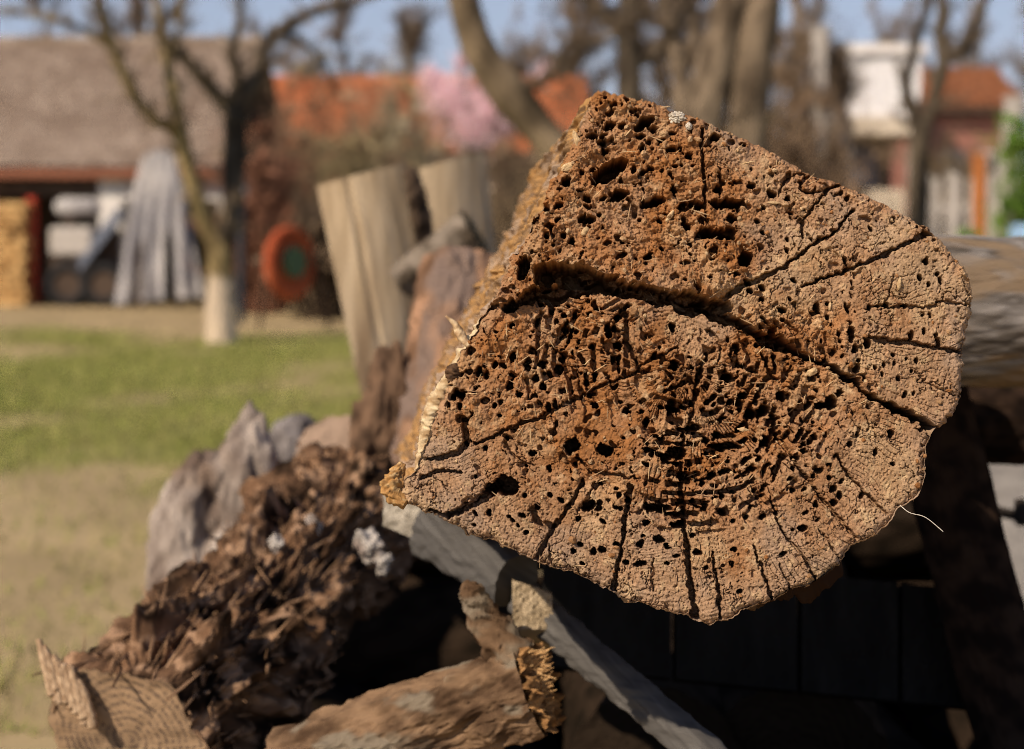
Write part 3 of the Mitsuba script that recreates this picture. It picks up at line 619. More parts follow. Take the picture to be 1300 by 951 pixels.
# small splintered log at the lower centre
SL = thing('splintered_log', 'short broken brown log with a splintered end, low in front beneath the grey pole', 'log')
s_, e0, e1 = log_mesh(P(360, 982, 1.17), P(680, 872, 1.13), M(52, 1.17), M(60, 1.13), n=160, sides=200, seed=61, amp=0.14, grain=0.03, shag=0.12)
BR = tone((0.06, 0.036, 0.022), (0.21, 0.135, 0.082), (30, 60, 60), 61, 4, c3=(0.17, 0.14, 0.105))
add('skin', s_, smooth=True, color=BR, parent=SL)
ET = tone((0.15, 0.075, 0.03), (0.36, 0.205, 0.09), 130, 62)
add('cut_end', e0, smooth=True, color=ET, parent=SL)
v = np.array(e1.vertices); ax_ = P(680, 872, 1.13) - P(360, 982, 1.17); ax_ /= np.linalg.norm(ax_)
v += ax_ * ((meshkit.fbm(v * 160, 4, 63) - 0.35) * 0.028)[:, None]
add('cut_end', TM(v, e1.faces), smooth=True, color=ET, parent=SL, label='rough orange broken end')
cv = [np.r_[P(650, 835, 1.13), M(30, 1.13)], np.r_[P(615, 785, 1.13), M(22, 1.13)], np.r_[P(598, 752, 1.13), M(15, 1.13)], np.r_[P(590, 738, 1.13), M(4, 1.13)]]
add('branch_stub', rough_tube(cv, 50, 40, 0.5, 6, 5), smooth=True, color=BR, parent=SL, label='stub of a branch pointing up')
rng = np.random.default_rng(3); ms = []
for _ in range(160):
    p = P(rng.uniform(660, 695), rng.uniform(825, 925), 1.12) ; L = rng.uniform(0.003, 0.011)
    d = ax_ + rng.normal(0, 0.35, 3); d /= np.linalg.norm(d)
    ms.append(tube(np.array([p - d * L, p, p + d * L]), np.array([0.0005, 0.0008, 0.0002]), 5))
add('splinter', cat_mesh(ms), smooth=False, color=tone((0.35, 0.2, 0.09), (0.6, 0.4, 0.2), 300, 64), parent=SL, kind='stuff')

# the big shaggy rotten log at the lower left, its ringed cut end towards us
RL = thing('shaggy_rotten_log', 'dark brown rotten log with shaggy crumbling bark, along the lower left edge of the pile', 'log')
q0, q1 = P(165, 938, 1.26), P(452, 662, 1.72)
s_, e0, e1 = log_mesh(q0, q1, M(102, 1.26), M(92, 1.72), n=330, sides=360, seed=71, amp=0.34, grain=0.03, shag=0.30, squash=0.95, clean=0.10)
RT = tone((0.012, 0.008, 0.006), (0.14, 0.08, 0.047), (34, 34, 34), 71, 5, c3=(0.30, 0.19, 0.12), s3=(70, 70, 70), lo=0.36, hi=0.62)
add('bark', s_, smooth=True, color=RT, parent=RL)
add('cut_end', e0, smooth=True, color=ring_tone(q0, q1 - q0, (0.33, 0.225, 0.14), (0.06, 0.045, 0.04), 0.0062, 72), parent=RL, label='cut end with dark growth rings')
add('cut_end', e1, smooth=True, color=RT, parent=RL)
rng = np.random.default_rng(7)
for i_ in range(13):
    x = 52 + i_ * 4.6 + rng.uniform(-3, 3); y1 = 838 + i_ * 4.0; L = rng.uniform(40, 62)
    cv = [np.r_[P(x + 14, y1 + L * 0.75, 1.25), M(7, 1.25)], np.r_[P(x + 4, y1, 1.25), M(6, 1.25)], np.r_[P(x - 4, y1 - L * 0.45, 1.25), M(3.2, 1.25)]]
    add('splinter', rough_tube(cv, 24, 10, 0.4, 80 + i_, 4), smooth=True, color=tone((0.28, 0.185, 0.115), (0.50, 0.37, 0.25), 220, 80 + i_), parent=RL)
rng = np.random.default_rng(17); ms = []
for _ in range(420):
    t_ = rng.random(); g_ = rng.uniform(-0.4, math.pi * 0.9)
    k = np.array(s_.vertices).reshape(330, 360, 3)[int(t_ * 329), int((g_ % (2 * math.pi)) / (2 * math.pi) * 359)]
    c_ = q0 + (q1 - q0) * t_; o_ = k - c_; o_ /= np.linalg.norm(o_)
    d = (q1 - q0) / np.linalg.norm(q1 - q0) * rng.choice([-1, 1]) + rng.normal(0, 0.28, 3) + o_ * rng.uniform(0, 0.5); d /= np.linalg.norm(d)
    L = rng.uniform(0.012, 0.055)
    ms.append(tube(np.array([k - d * L * 0.5, k + o_ * 0.001, k + d * L * 0.5 + o_ * 0.003]), np.array([0.0008, 0.0013, 0.0003]) * rng.uniform(0.6, 1.5), 4))
add('bark_shred', cat_mesh(ms), smooth=False, color=tone((0.06, 0.035, 0.022), (0.34, 0.21, 0.125), 90, 73), parent=RL, kind='stuff')
for px, py, w, y in [(468, 694, 22, 1.56), (486, 714, 15, 1.55), (350, 690, 12, 1.5), (300, 684, 9, 1.62), (395, 672, 15, 1.55)]:
    m = lump(P(px, py, y - 0.028), M(w, y) * np.array([0.75, 0.6, 0.85]), px, 1.1, 4, 1.6)
    add('pale_patch', m, smooth=True, color=tone((0.20, 0.16, 0.14), (0.44, 0.41, 0.38), 60, px), parent=RL, label='pale grey-white patch of bare wood')

# grey stump with a pointed top, and its neighbours further back
def blob(parts, seed, pitch=0.006, amp=0.012, freq=25, stretch=(1, 1, 0.35)):
    """One uneven solid from chains of spheres: every chain hulled, united, refined and roughened."""
    import manifold3d as m3
    whole = m3.Manifold()
    for chain in parts:
        sp_ = [m3.Manifold.sphere(r, 20).translate(list(map(float, c))) for c, r in chain]
        for a, b in zip(sp_[:-1], sp_[1:]):
            whole = whole + m3.Manifold.batch_hull([a, b])
        if len(sp_) == 1: whole = whole + sp_[0]
    m = whole.refine_to_length(pitch).to_mesh()
    t = TM(m.vert_properties[:, :3], m.tri_verts)
    t.merge_vertices()
    trimesh.smoothing.filter_taubin(t, iterations=12)
    v = np.array(t.vertices); n = np.array(t.vertex_normals)
    v += n * ((meshkit.fbm(v * freq * np.array(stretch), 4, seed) - 0.5) * amp * 2 + (meshkit.fbm(v * freq * 4 * np.array(stretch), 3, seed + 1) - 0.5) * amp * 1.3 - amp * 0.4 * sm(0.09, 0.0, np.abs(meshkit.fbm(v * freq * 1.6 * np.array(stretch) ** 2, 3, seed + 2) - 0.5)))[:, None]
    return TM(v, t.faces)

def px_chain(y, *pts):
    return [(P(a, b, y + (d[0] if d else 0)), M(r, y)) for a, b, r, *d in pts]
GT = tone((0.11, 0.08, 0.065), (0.38, 0.33, 0.295), (26, 26, 9), 91, 5, c3=(0.22, 0.14, 0.075), s3=(11, 11, 11))
add('grey_stump', blob([px_chain(1.95, (255, 596, 26), (245, 640, 44), (236, 760, 54)), px_chain(1.95, (319, 508, 6), (320, 545, 24), (316, 600, 42), (300, 760, 66)), px_chain(1.95, (258, 604, 26), (284, 610, 34), (322, 590, 34)), px_chain(2.0, (250, 700, 56), (250, 960, 66), (260, 1190, 74))], 91, amp=0.012, pitch=0.004),
    smooth=True, color=GT, label='weathered grey stump with a pointed top at the left end of the pile', cat='stump')
add('bark_lump', blob([px_chain(1.8, (352, 622, 18), (392, 600, 24), (410, 650, 42)), px_chain(1.8, (352, 660, 26), (360, 740, 50))], 92, amp=0.016), smooth=True,
    color=tone((0.08, 0.055, 0.03), (0.25, 0.175, 0.095), 45, 92), label='yellow-brown mossy chunk of wood in front of the pointed grey stump', cat='wood chunk')
add('dark_grey_log', blob([px_chain(2.2, (370, 560, 34), (372, 640, 40)), px_chain(2.2, (385, 545, 22), (395, 600, 36))], 93), smooth=True,
    color=tone((0.085, 0.075, 0.075), (0.22, 0.20, 0.195), 25, 93), label='dark grey log end between the pointed stump and the round pale log', cat='log')
pile_log('round pale log with brown bark behind the shaggy rotten log', P(432, 585, 1.83), P(470, 610, 2.3), M(52, 1.83), M(56, 2.3), tone((0.09, 0.05, 0.03), (0.22, 0.14, 0.09), 40, 94), ((0.42, 0.32, 0.25), (0.26, 0.165, 0.11)), 94, shag=0.12, n=80, sides=120)
add('dark_bark_block', blob([px_chain(1.78, (487, 448, 12), (488, 500, 24), (478, 560, 34)), px_chain(1.78, (505, 440, 9), (505, 540, 30)), px_chain(1.78, (455, 516, 9), (470, 560, 26), (470, 660, 40))], 95, amp=0.010), smooth=True,
    color=tone((0.05, 0.032, 0.022), (0.16, 0.10, 0.065), 50, 95), label='dark brown block of bark standing between the pale slab and the big log', cat='bark')
pile_log('reddish brown log standing directly behind the left flank of the big log', P(552, 660, 1.72), P(596, 344, 1.86), M(70, 1.72), M(60, 1.86),
         tone((0.10, 0.058, 0.036), (0.32, 0.19, 0.12), (45, 45, 14), 96, 5, c3=(0.17, 0.125, 0.105), s3=(20, 20, 8)), ((0.28, 0.17, 0.10), (0.15, 0.09, 0.055)), 96, n=140, sides=160, shag=0.10, amp=0.14, name='brown_log')
# two upright split billets and a round stick
def billet(name, label, corners, y, depth, seed, dark=None, groove=0.0):
    """An upright split billet: front corners in pixels (top left, top right, bottom right, bottom left)."""
    k = thing(name, label, 'split log')
    tl, tr, br, bl = [P(a, b, y + c) for a, b, c in corners]
    n, m = 110, 60
    s, t = np.meshgrid(np.linspace(0, 1, n), np.linspace(0, 1, m), indexing='ij')       # s down, t across
    f = (tl + (tr - tl) * t[..., None]) * (1 - s)[..., None] + (bl + (br - bl) * t[..., None]) * s[..., None]
    out = np.array([0, -1.0, 0.0]); w = np.linalg.norm(tr - tl)
    bulge = 0.14 * w * np.sin(np.pi * t) + (meshkit.fbm(np.stack([t * 9, s * 1.2, 0 * s], -1), 4, seed) - 0.5) * 0.035 * w + (meshkit.fbm(np.stack([t * 40, s * 4, 0 * s], -1), 3, seed + 1) - 0.5) * 0.02 * w
    bulge -= groove * w * np.exp(-((t - 0.36 + 0.05 * s) / 0.03) ** 2) * (0.4 + 0.6 * (1 - s))
    front = f + out * bulge[..., None]
    back = f - out * (depth * (0.35 + 0.65 * np.sin(np.pi * np.clip(t, 0.02, 0.98))))[..., None]
    g = np.concatenate([front, back[:, ::-1]], 1); mm = 2 * m
    v = g.reshape(-1, 3)
    i, j = np.meshgrid(np.arange(n - 1), np.arange(mm), indexing='ij')
    q = np.stack([i * mm + j, (i + 1) * mm + j, (i + 1) * mm + (j + 1) % mm, i * mm + (j + 1) % mm], -1).reshape(-1, 4)
    add('split_face', TM(v, np.vstack([q[:, [0, 1, 2]], q[:, [0, 2, 3]]])), smooth=40, bsdf=dark, parent=k)
    for row, s_ in ((0, 1), (n - 1, -1)):
        ring = g[row]; cen = ring.mean(0)
        vv = np.vstack([ring, cen + (ring - cen) * 0.5, [cen]]); vv[mm:] += (meshkit.fbm(vv[mm:] * 80, 3, seed)[:, None] - 0.5) * [0, 0, 0.006]
        j = np.arange(mm); j1 = (j + 1) % mm
        ff = np.vstack([np.stack([j, j1, mm + j1], 1), np.stack([j, mm + j1, mm + j], 1), np.stack([mm + j, mm + j1, np.full(mm, 2 * mm)], 1)])
        add('sawn_top' if row == 0 else 'sawn_foot', TM(vv, ff if s_ > 0 else ff[:, ::-1]), bsdf='billet_end', parent=k)
    return k
def _billet(p, n, uv):
    g = tfbm(p.x * 130, p.y * 20, p.z * 9 + p.x * 20, 4)
    c = tmix((0.33, 0.25, 0.16), (0.50, 0.40, 0.275), tstep(0.3, 0.7, g))
    return tmix(c, (0.16, 0.105, 0.062), tstep(0.6, 0.72, tfbm(p.x * 22 + 3.3, p.y * 3, p.z * 1.5, 3)) * 0.8)
scene['billet_wood'] = {'type': 'twosided', 'bsdf': {'type': 'diffuse', 'reflectance': mikit.proc(_billet)}}
scene['billet_end'] = {'type': 'twosided', 'bsdf': {'type': 'diffuse', 'reflectance': mikit.proc(lambda p, n, uv: tmix((0.32, 0.25, 0.165), (0.48, 0.385, 0.27), tfbm(p.x * 50, p.y * 50, p.z * 50, 3)))}}
billet('split_billet', 'tall pale split log leaning left with a dark seam down its face', [(402, 236, 0), (512, 207, 0.0), (580, 500, 0.10), (462, 520, -0.02)], 2.62, 0.10, 101, 'billet_wood', 0.05)
billet('split_billet', 'shorter pale split log standing right behind the tall pale one', [(532, 214, 0.02), (616, 192, 0.05), (640, 420, 0.12), (548, 430, 0.04)], 2.85, 0.10, 102, 'billet_wood')
bs = thing('bark_strip', 'dark ragged strip of bark between the two pale split logs', 'bark')
add('bark', rough_tube([np.r_[P(520, 214, 2.63), M(9, 2.63)], np.r_[P(530, 260, 2.64), M(13, 2.63)], np.r_[P(546, 330, 2.66), M(12, 2.63)], np.r_[P(570, 430, 2.7), M(12, 2.63)]], 60, 24, 0.5, 5, 4), smooth=True, color=tone((0.025, 0.018, 0.014), (0.10, 0.07, 0.05), 40, 105), parent=bs)
pile_log('short brown-grey branch lying slanted across the pale split logs, dark at its upper end', P(506, 358, 2.56), P(602, 293, 2.54), M(22, 2.55), M(29, 2.55), tone((0.055, 0.042, 0.03), (0.22, 0.185, 0.15), (35, 35, 35), 103, 5), ((0.12, 0.09, 0.05), (0.05, 0.036, 0.02)), 103, n=80, sides=80, name='short_branch', grain=0.03, shag=0.05, amp=0.16)
# what carries all this: lower rough logs, the hollow's darkness painted into their bark
SHADE_DK = ((0.035, 0.025, 0.018), (0.02, 0.014, 0.010))
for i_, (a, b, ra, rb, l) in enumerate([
    (P(830, 985, 1.50), P(800, 640, 2.4), 0.085, 0.09, 'shade-painted log under the middle of the big log'),
    (P(1010, 985, 1.50), P(960, 620, 2.4), 0.09, 0.09, 'shade-painted log under the right half of the big log'),
    (P(1420, 1000, 1.55), P(1330, 760, 2.4), 0.08, 0.08, 'shade-painted log at the lower right below the bright gap'),
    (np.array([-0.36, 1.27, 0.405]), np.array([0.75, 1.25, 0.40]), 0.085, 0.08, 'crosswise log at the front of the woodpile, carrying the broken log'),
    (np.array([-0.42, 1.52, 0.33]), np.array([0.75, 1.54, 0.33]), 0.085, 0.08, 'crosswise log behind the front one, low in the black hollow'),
    (np.array([-0.16, 2.25, 0.54]), np.array([0.95, 2.22, 0.54]), 0.09, 0.09, 'shade-painted crosswise log at the back of the black hollow'),
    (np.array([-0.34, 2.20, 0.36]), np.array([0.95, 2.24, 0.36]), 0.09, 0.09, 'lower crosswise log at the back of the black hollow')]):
    pile_log(l, a, b, ra, rb, tone((0.010, 0.008, 0.006), (0.034, 0.023, 0.016), 40, 110 + i_), SHADE_DK, 110 + i_, n=60, sides=80, grain=0.03)
rng = np.random.default_rng(21)
for r_, zz in enumerate((0.10, 0.24)):
    for i_ in range(6 - r_):
        x = -0.36 + 0.22 * i_ + 0.11 * r_
        pile_log('log in the lowest courses of the woodpile, out of the sun', np.array([x + 0.04, 1.25 + rng.uniform(-.06, .06), zz]), np.array([x - 0.06, 3.0 + rng.uniform(-.1, .1), zz]), 0.10, 0.10, tone((0.010, 0.008, 0.006), (0.036, 0.024, 0.017), 30, 130 + i_), SHADE_DK, 130 + 10 * r_ + i_, group='lowest logs of the woodpile', n=40, sides=48)  # bark and ends coloured near-black to stand for the shade
for i_, (x, ya, l) in enumerate([(-0.10, 2.36, 'log under the pale split logs'), (0.06, 2.36, 'log under the reddish brown log'), (0.32, 2.36, 'log at the back right of the pile')]):
    pile_log(l, np.array([x, ya, 0.60]), np.array([x + 0.03, 3.0, 0.60]), 0.08, 0.08, tone((0.06, 0.04, 0.03), (0.18, 0.12, 0.08), 30, 170 + i_), ((0.30, 0.2, 0.12), (0.15, 0.1, 0.06)), 170 + i_, n=40, sides=48)

# ------------------------------------------------------------------ the garden: ground, grass
def patches(x, y):
    q = np.stack([x * 0.9, y * 0.42, 0 * x], -1)
    g = meshkit.fbm(q, 4, 200)
    far = sm(3.6, 9.0, y) * sm(19, 12, y)
    strip = 0.10 * np.exp(-((y - 5.6) / 0.8) ** 2) + 0.16 * np.exp(-((y - 14.3) / 0.9) ** 2)
    return np.clip(sm(0.40, 0.70, g + 0.29 * far - 0.07 - strip - 0.3 * sm(17, 22, y) - 0.13 * sm(5.6, 4.2, y)), 0, 1)
def graded(lo, hi, c0, c1, step, grow=1.35):
    mid = list(np.arange(c0, c1 + 1e-6, step)); a, b, s = mid[0], mid[-1], step
    left, right = [], []
    while a > lo or b < hi:
        s *= grow
        if a > lo: a = max(lo, a - s); left.append(a)
        if b < hi: b = min(hi, b + s); right.append(b)
    return np.array(left[::-1] + mid + right)
xs, ys = graded(-420, 420, -8, 3, 0.07), graded(-60, 700, 2.8, 27, 0.08)
X, Y = np.meshgrid(xs, ys, indexing='ij')
Z = np.where((Y > 2) & (Y < 40), (meshkit.fbm(np.stack([X * 0.8, Y * 0.8, 0 * X], -1), 3, 201) - 0.5) * 0.06 + (meshkit.fbm(np.stack([X * 9, Y * 9, 0 * X], -1), 2, 202) - 0.5) * 0.02, 0.0)
gp = patches(X, Y)
gc = lerp((0.34, 0.26, 0.145), (0.195, 0.208, 0.056), gp * 0.9)
gc = gc * (0.72 + 0.56 * meshkit.fbm(np.stack([X * 5, Y * 3, 0 * X], -1), 3, 203))[..., None]
i, j = np.meshgrid(np.arange(len(xs) - 1), np.arange(len(ys) - 1), indexing='ij'); K = len(ys)
q = np.stack([i * K + j, (i + 1) * K + j, (i + 1) * K + j + 1, i * K + j + 1], -1).reshape(-1, 4)
add('ground', TM(np.stack([X, Y, Z], -1).reshape(-1, 3), np.vstack([q[:, [0, 1, 2]], q[:, [0, 2, 3]]])), smooth=True, color=gc.reshape(-1, 3), kind='structure')
rng = np.random.default_rng(31)
nb = 55000
by = 3.0 + 15 * rng.random(nb) ** 1.5; bx = (rng.uniform(-120, 560, nb) - CX) / F_PX * by
keep = rng.random(nb) < 0.12 + 0.9 * patches(bx, by); bx, by = bx[keep], by[keep]; nb = len(bx)
bz = (meshkit.fbm(np.stack([bx * 0.8, by * 0.8, 0 * bx], -1), 3, 201) - 0.5) * 0.06 - 0.01
a = rng.uniform(0, 2 * np.pi, nb); hgt = rng.uniform(0.012, 0.042, nb); wd = rng.uniform(0.003, 0.006, nb) * (0.6 + by / 8)
base = np.stack([bx, by, bz], 1); sd_ = np.stack([np.cos(a), np.sin(a), 0 * a], 1) * wd[:, None]
ln = rng.normal(0, 0.5, (nb, 2)) * hgt[:, None]
tip = base + np.stack([ln[:, 0], ln[:, 1], hgt + 0.01], 1)
gv = np.stack([base - sd_, base + sd_, tip], 1).reshape(-1, 3)
bc = lerp((0.205, 0.235, 0.056), (0.36, 0.29, 0.14), rng.random(nb) ** 2 * 0.8) * rng.uniform(0.88, 1.12, (nb, 1))
add('lawn_grass', TM(gv, np.arange(nb * 3).reshape(-1, 3)), smooth=False, color=np.repeat(bc, 3, 0), label='short patchy spring grass and dry tufts on the lawn', cat='grass', kind='stuff')

# ------------------------------------------------------------------ trees
def sticks(A, B, ra, rb, sides=3, sag=None):
    """Many thin tapered twigs as one mesh: from A to B (n x 3), slightly bent in the middle."""
    n = len(A); d = B - A; L = np.linalg.norm(d, axis=1, keepdims=True); t = d / (L + 1e-9)
    a = np.cross(t, np.where(np.abs(t[:, 2:]) < 0.9, [0, 0, 1.0], [1.0, 0, 0])); a /= np.linalg.norm(a, axis=1, keepdims=True); b = np.cross(t, a)
    mid = (A + B) / 2 + (sag if sag is not None else 0)
    g = np.arange(sides) * 2 * np.pi / sides
    ring = np.cos(g)[None, :, None] * a[:, None] + np.sin(g)[None, :, None] * b[:, None]
    v = np.stack([A[:, None] + ring * ra[:, None, None], mid[:, None] + ring * ((ra + rb) / 2)[:, None, None], B[:, None] + ring * rb[:, None, None]], 1)
    o = (np.arange(n) * 3 * sides)[:, None, None]
    i, j = np.meshgrid(np.arange(2), np.arange(sides), indexing='ij'); i, j = i.ravel(), j.ravel()
    q = np.stack([i * sides + j, i * sides + (j + 1) % sides, (i + 1) * sides + (j + 1) % sides, (i + 1) * sides + j], -1)[None] + o
    q = q.reshape(-1, 4)
    return TM(v.reshape(-1, 3), np.vstack([q[:, [0, 1, 2]], q[:, [0, 2, 3]]]))

def ramify(segs, rng, counts=(4, 4, 3), shrink=0.55, up=0.25, spread=0.8, rmin=0.002, minlen=0.0):
    """Twigs that grow from limb segments (A, B, ra, rb): arrays of all the twigs, level by level."""
    A, B, ra, rb = segs
    L = np.maximum(np.linalg.norm(B - A, axis=1), minlen)
    out = []
    for c in counts:
        k = np.repeat(np.arange(len(A)), c); m = len(k)
        u = rng.uniform(0.2, 1.0, m)
        p = A[k] + (B[k] - A[k]) * u[:, None]
        d = B[k] - A[k]; d /= np.linalg.norm(d, axis=1, keepdims=True) + 1e-9
        d = d * 0.7 + rng.normal(0, spread * 0.6, (m, 3)) + [0, 0, up]; d /= np.linalg.norm(d, axis=1, keepdims=True)
        l = L[k] * shrink * rng.uniform(0.5, 1.3, m)
        r = np.maximum((ra[k] + (rb[k] - ra[k]) * u) * 0.5, rmin)
        A2, B2 = p, p + d * l[:, None]; ra2, rb2 = r, np.maximum(r * 0.4, rmin * 0.5)
        out.append((A2, B2, ra2, rb2, rng.normal(0, 0.06, (m, 3)) * l[:, None]))
        A, B, ra, rb, L = A2, B2, ra2, rb2, l
    return out

def limb_segs(paths):
    A, B, ra, rb = [], [], [], []
    for p in paths:
        s = spline(p, max(4, 2 * len(p)))
        A.append(s[:-1, :3]); B.append(s[1:, :3]); ra.append(s[:-1, 3]); rb.append(s[1:, 3])
    return tuple(np.concatenate(z) for z in (A, B, ra, rb))

def tree(name, label, trunk, limbs, bark, twig_color, seed, counts=(3, 4, 3), cat='tree', limb_paint=None, group=None, sides=20, tw=1.0, up=0.2, shrink=0.55, from_trunk=False, rmin=0.003, minlen=0.5):
    k = thing(name, label, cat, group)
    add('trunk', rough_tube(trunk, 50, sides, 0.16, seed, 5), smooth=True, color=bark, parent=k)
    for n_, l in enumerate(limbs):
        add('limb', rough_tube(l, 28, 10, 0.2, seed + n_, 4), smooth=True, color=(limb_paint[n_] if isinstance(limb_paint, list) else limb_paint) or bark, parent=k)
    rng = np.random.default_rng(seed)
    segs = limb_segs(limbs + ([trunk[len(trunk) // 2:]] if from_trunk or not limbs else []))
    lev = ramify(segs, rng, counts, rmin=rmin, up=up, shrink=shrink, minlen=minlen)
    m = cat_mesh([sticks(a, b, c * tw, d * tw, 4 if i_ == 0 else 3, s) for i_, (a, b, c, d, s) in enumerate(lev)])
    add('crown', m, smooth=False, color=tone(np.array(twig_color) * 0.7, np.array(twig_color) * 1.3, 0.8, seed), parent=k)
    return k, lev

def pts(y, *rows):
    """Rows of (px, py, radius in px[, dy]) at distance y."""
    return [np.r_[P(r[0], r[1], y + (r[3] if len(r) > 3 else 0)), M(r[2], y)] for r in rows]

TAN = tone((0.07, 0.053, 0.038), (0.235, 0.182, 0.13), (14, 14, 4), 300, 5)
OLIVE = tone((0.10, 0.075, 0.038), (0.33, 0.25, 0.125), (8, 8, 2), 301)
BRNB = tone((0.055, 0.042, 0.028), (0.23, 0.175, 0.115), (7, 7, 4), 303)
DARK = tone((0.035, 0.028, 0.022), (0.10, 0.08, 0.058), (8, 8, 2), 302)

# the fruit tree with a whitewashed foot
y = 15.6
def white_foot(v):
    c = OLIVE(v); w = sm(0.66, 0.56, v[:, 2] + 0.1 * (N(v, 6, 3, 2) - 0.5))
    return lerp(c, np.broadcast_to((0.55, 0.45, 0.35), c.shape), w * (0.65 + 0.3 * N(v, 14, 4, 3)))
tree('fruit_tree', 'two-stemmed fruit tree on the lawn with a whitewashed foot and bare crooked limbs', pts(y, (282, 440, 21), (280, 400, 18.5), (280, 360, 17), (279, 330, 16), (277, 305, 15)),
     [pts(y, (276, 316, 12), (262, 285, 11), (246, 240, 10, -.1), (234, 190, 9.5, -.2), (222, 130, 9, -.3), (214, 85, 7, -.3), (208, 50, 5, -.3), (196, 0, 4, -.2), (188, -70, 2)),
      pts(y, (240, 215, 7), (222, 168, 7, -.2), (196, 152, 7, -.4), (176, 130, 7, -.5), (158, 96, 7, -.6), (143, 60, 6.5, -.7), (132, 25, 6, -.8), (120, -10, 5, -.9), (108, -60, 3, -1)),
      pts(y, (283, 318, 11), (291, 280, 12), (296, 230, 14, .2), (299, 180, 15, .3), (298, 142, 14, .3)),
      pts(y, (297, 150, 11, .3), (276, 122, 10, .3), (250, 92, 9.5, .2), (226, 68, 8, .2), (206, 54, 7, .1), (206, 30, 6), (226, 10, 5), (236, -40, 3)),
      pts(y, (296, 148, 12, .3), (312, 118, 10, .4), (326, 95, 9, .5), (334, 62, 8, .6), (352, 42, 8, .7), (384, 20, 7, .8), (428, 8, 6, .9), (480, -8, 4.5, 1), (540, -40, 2.5, 1)),
      pts(y, (297, 140, 9, .3), (300, 100, 7, .3), (296, 60, 6, .2), (306, 10, 5, .2), (300, -60, 3)),
      pts(y, (352, 42, 5, .7), (380, 52, 4, .8), (410, 80, 3.5, .8), (428, 118, 3, .9)),
      pts(y, (143, 60, 5, -.7), (110, 40, 4, -.8), (60, 22, 3.5, -.9), (0, 14, 3, -1), (-60, 0, 2, -1)),
      pts(y, (214, 85, 5, -.3), (226, 40, 4, -.3), (232, -10, 3, -.3))],
     white_foot, (0.20, 0.15, 0.10), 11, counts=(3, 4, 3), limb_paint=[OLIVE, OLIVE, DARK, DARK, DARK, DARK, DARK, OLIVE, OLIVE], shrink=0.5, rmin=0.0035, minlen=0.45, tw=0.8)  # right stem and its limbs painted dark as the side away from the sun

# leaning trunk in the middle
y = 9.5
tree('leaning_tree', 'bare tree with one thick crooked trunk leaning left behind the pale split logs', pts(y, (900, 512, 38), (850, 430, 32), (800, 320, 27), (752, 245, 23), (706, 190, 22), (668, 145, 23), (640, 112, 25), (615, 74, 22), (596, 30, 20), (586, -20, 19), (573, -120, 17)),
     [pts(y, (580, -90, 12), (620, -160, 10), (680, -240, 7), (730, -330, 4)), pts(y, (576, -110, 13), (540, -190, 10), (500, -300, 6)), pts(y, (648, 122, 7), (690, 100, 5), (740, 60, 4), (790, 38, 3))], BRNB, (0.15, 0.115, 0.085), 12, counts=(4, 5, 4), sides=40, rmin=0.004)
# forked pair of thick trunks
y = 11.5
tree('forked_tree', 'big bare tree with two thick trunks behind the top of the big log', pts(y, (932, 482, 46), (918, 400, 36), (900, 280, 29), (890, 180, 27), (898, 120, 25), (915, 60, 23), (928, 0, 22), (936, -80, 20), (940, -200, 15)),
     [pts(y, (928, 470, 42), (936, 380, 34), (944, 280, 30), (948, 180, 28), (953, 100, 26), (962, 40, 25), (968, -20, 24), (975, -100, 21), (990, -220, 15)),
      pts(y, (936, -60, 11), (890, -120, 9), (830, -190, 6)), pts(y, (972, -70, 12), (1030, -130, 9), (1100, -210, 6))], TAN, (0.15, 0.115, 0.085), 13, counts=(2, 4, 3), sides=40, rmin=0.005)
y = 15.0
tree('dark_tree', 'dark bare tree left of the forked pair of trunks', pts(y, (806, 440, 20), (802, 300, 17), (799, 140, 16), (798, 60, 15.5), (800, 0, 14), (802, -90, 11)),
     [pts(y, (799, 50, 9), (775, 28, 8), (752, 8, 7), (715, -30, 6), (660, -80, 4)), pts(y, (801, 0, 8), (830, -60, 6), (870, -140, 4)), pts(y, (799, 90, 6), (835, 62, 5.5), (862, 20, 5), (880, -50, 4))], DARK, (0.13, 0.10, 0.075), 14, counts=(4, 5, 4), rmin=0.006)
y = 20.0
tree('slim_tree', 'slim brown bare tree between the dark tree and the forked pair', pts(y, (868, 420, 15), (862, 250, 13), (866, 110, 12), (850, 40, 11), (842, -20, 10), (836, -120, 7)),
     [pts(y, (864, 100, 8), (880, 50, 7), (876, -10, 6), (890, -80, 4)), pts(y, (850, 40, 7), (822, 10, 6), (800, -60, 4))], TAN, (0.16, 0.12, 0.085), 15, counts=(5, 5, 4), rmin=0.007)
y = 13.5
tree('young_tree', 'thin dark young tree forking into a Y in front of the white building', pts(y, (1166, 460, 15), (1165, 330, 13), (1166, 260, 12.5), (1167, 200, 12), (1169, 165, 11.5)),
     [pts(y, (1168, 172, 9), (1160, 140, 7.5), (1150, 108, 6.5), (1158, 70, 6), (1166, 40, 6), (1178, 10, 5), (1192, -40, 4), (1204, -110, 2.5)),
      pts(y, (1169, 172, 10), (1182, 138, 8.5), (1194, 98, 8.5), (1198, 62, 8), (1193, 40, 7), (1196, 10, 5.5), (1204, -40, 4.5), (1210, -120, 2.5)),
      pts(y, (1197, 76, 8), (1222, 64, 8), (1236, 44, 7), (1246, 10, 6), (1258, -30, 5), (1290, -110, 3))], DARK, (0.11, 0.085, 0.065), 16, counts=(2, 3, 2), rmin=0.0025, shrink=0.45)

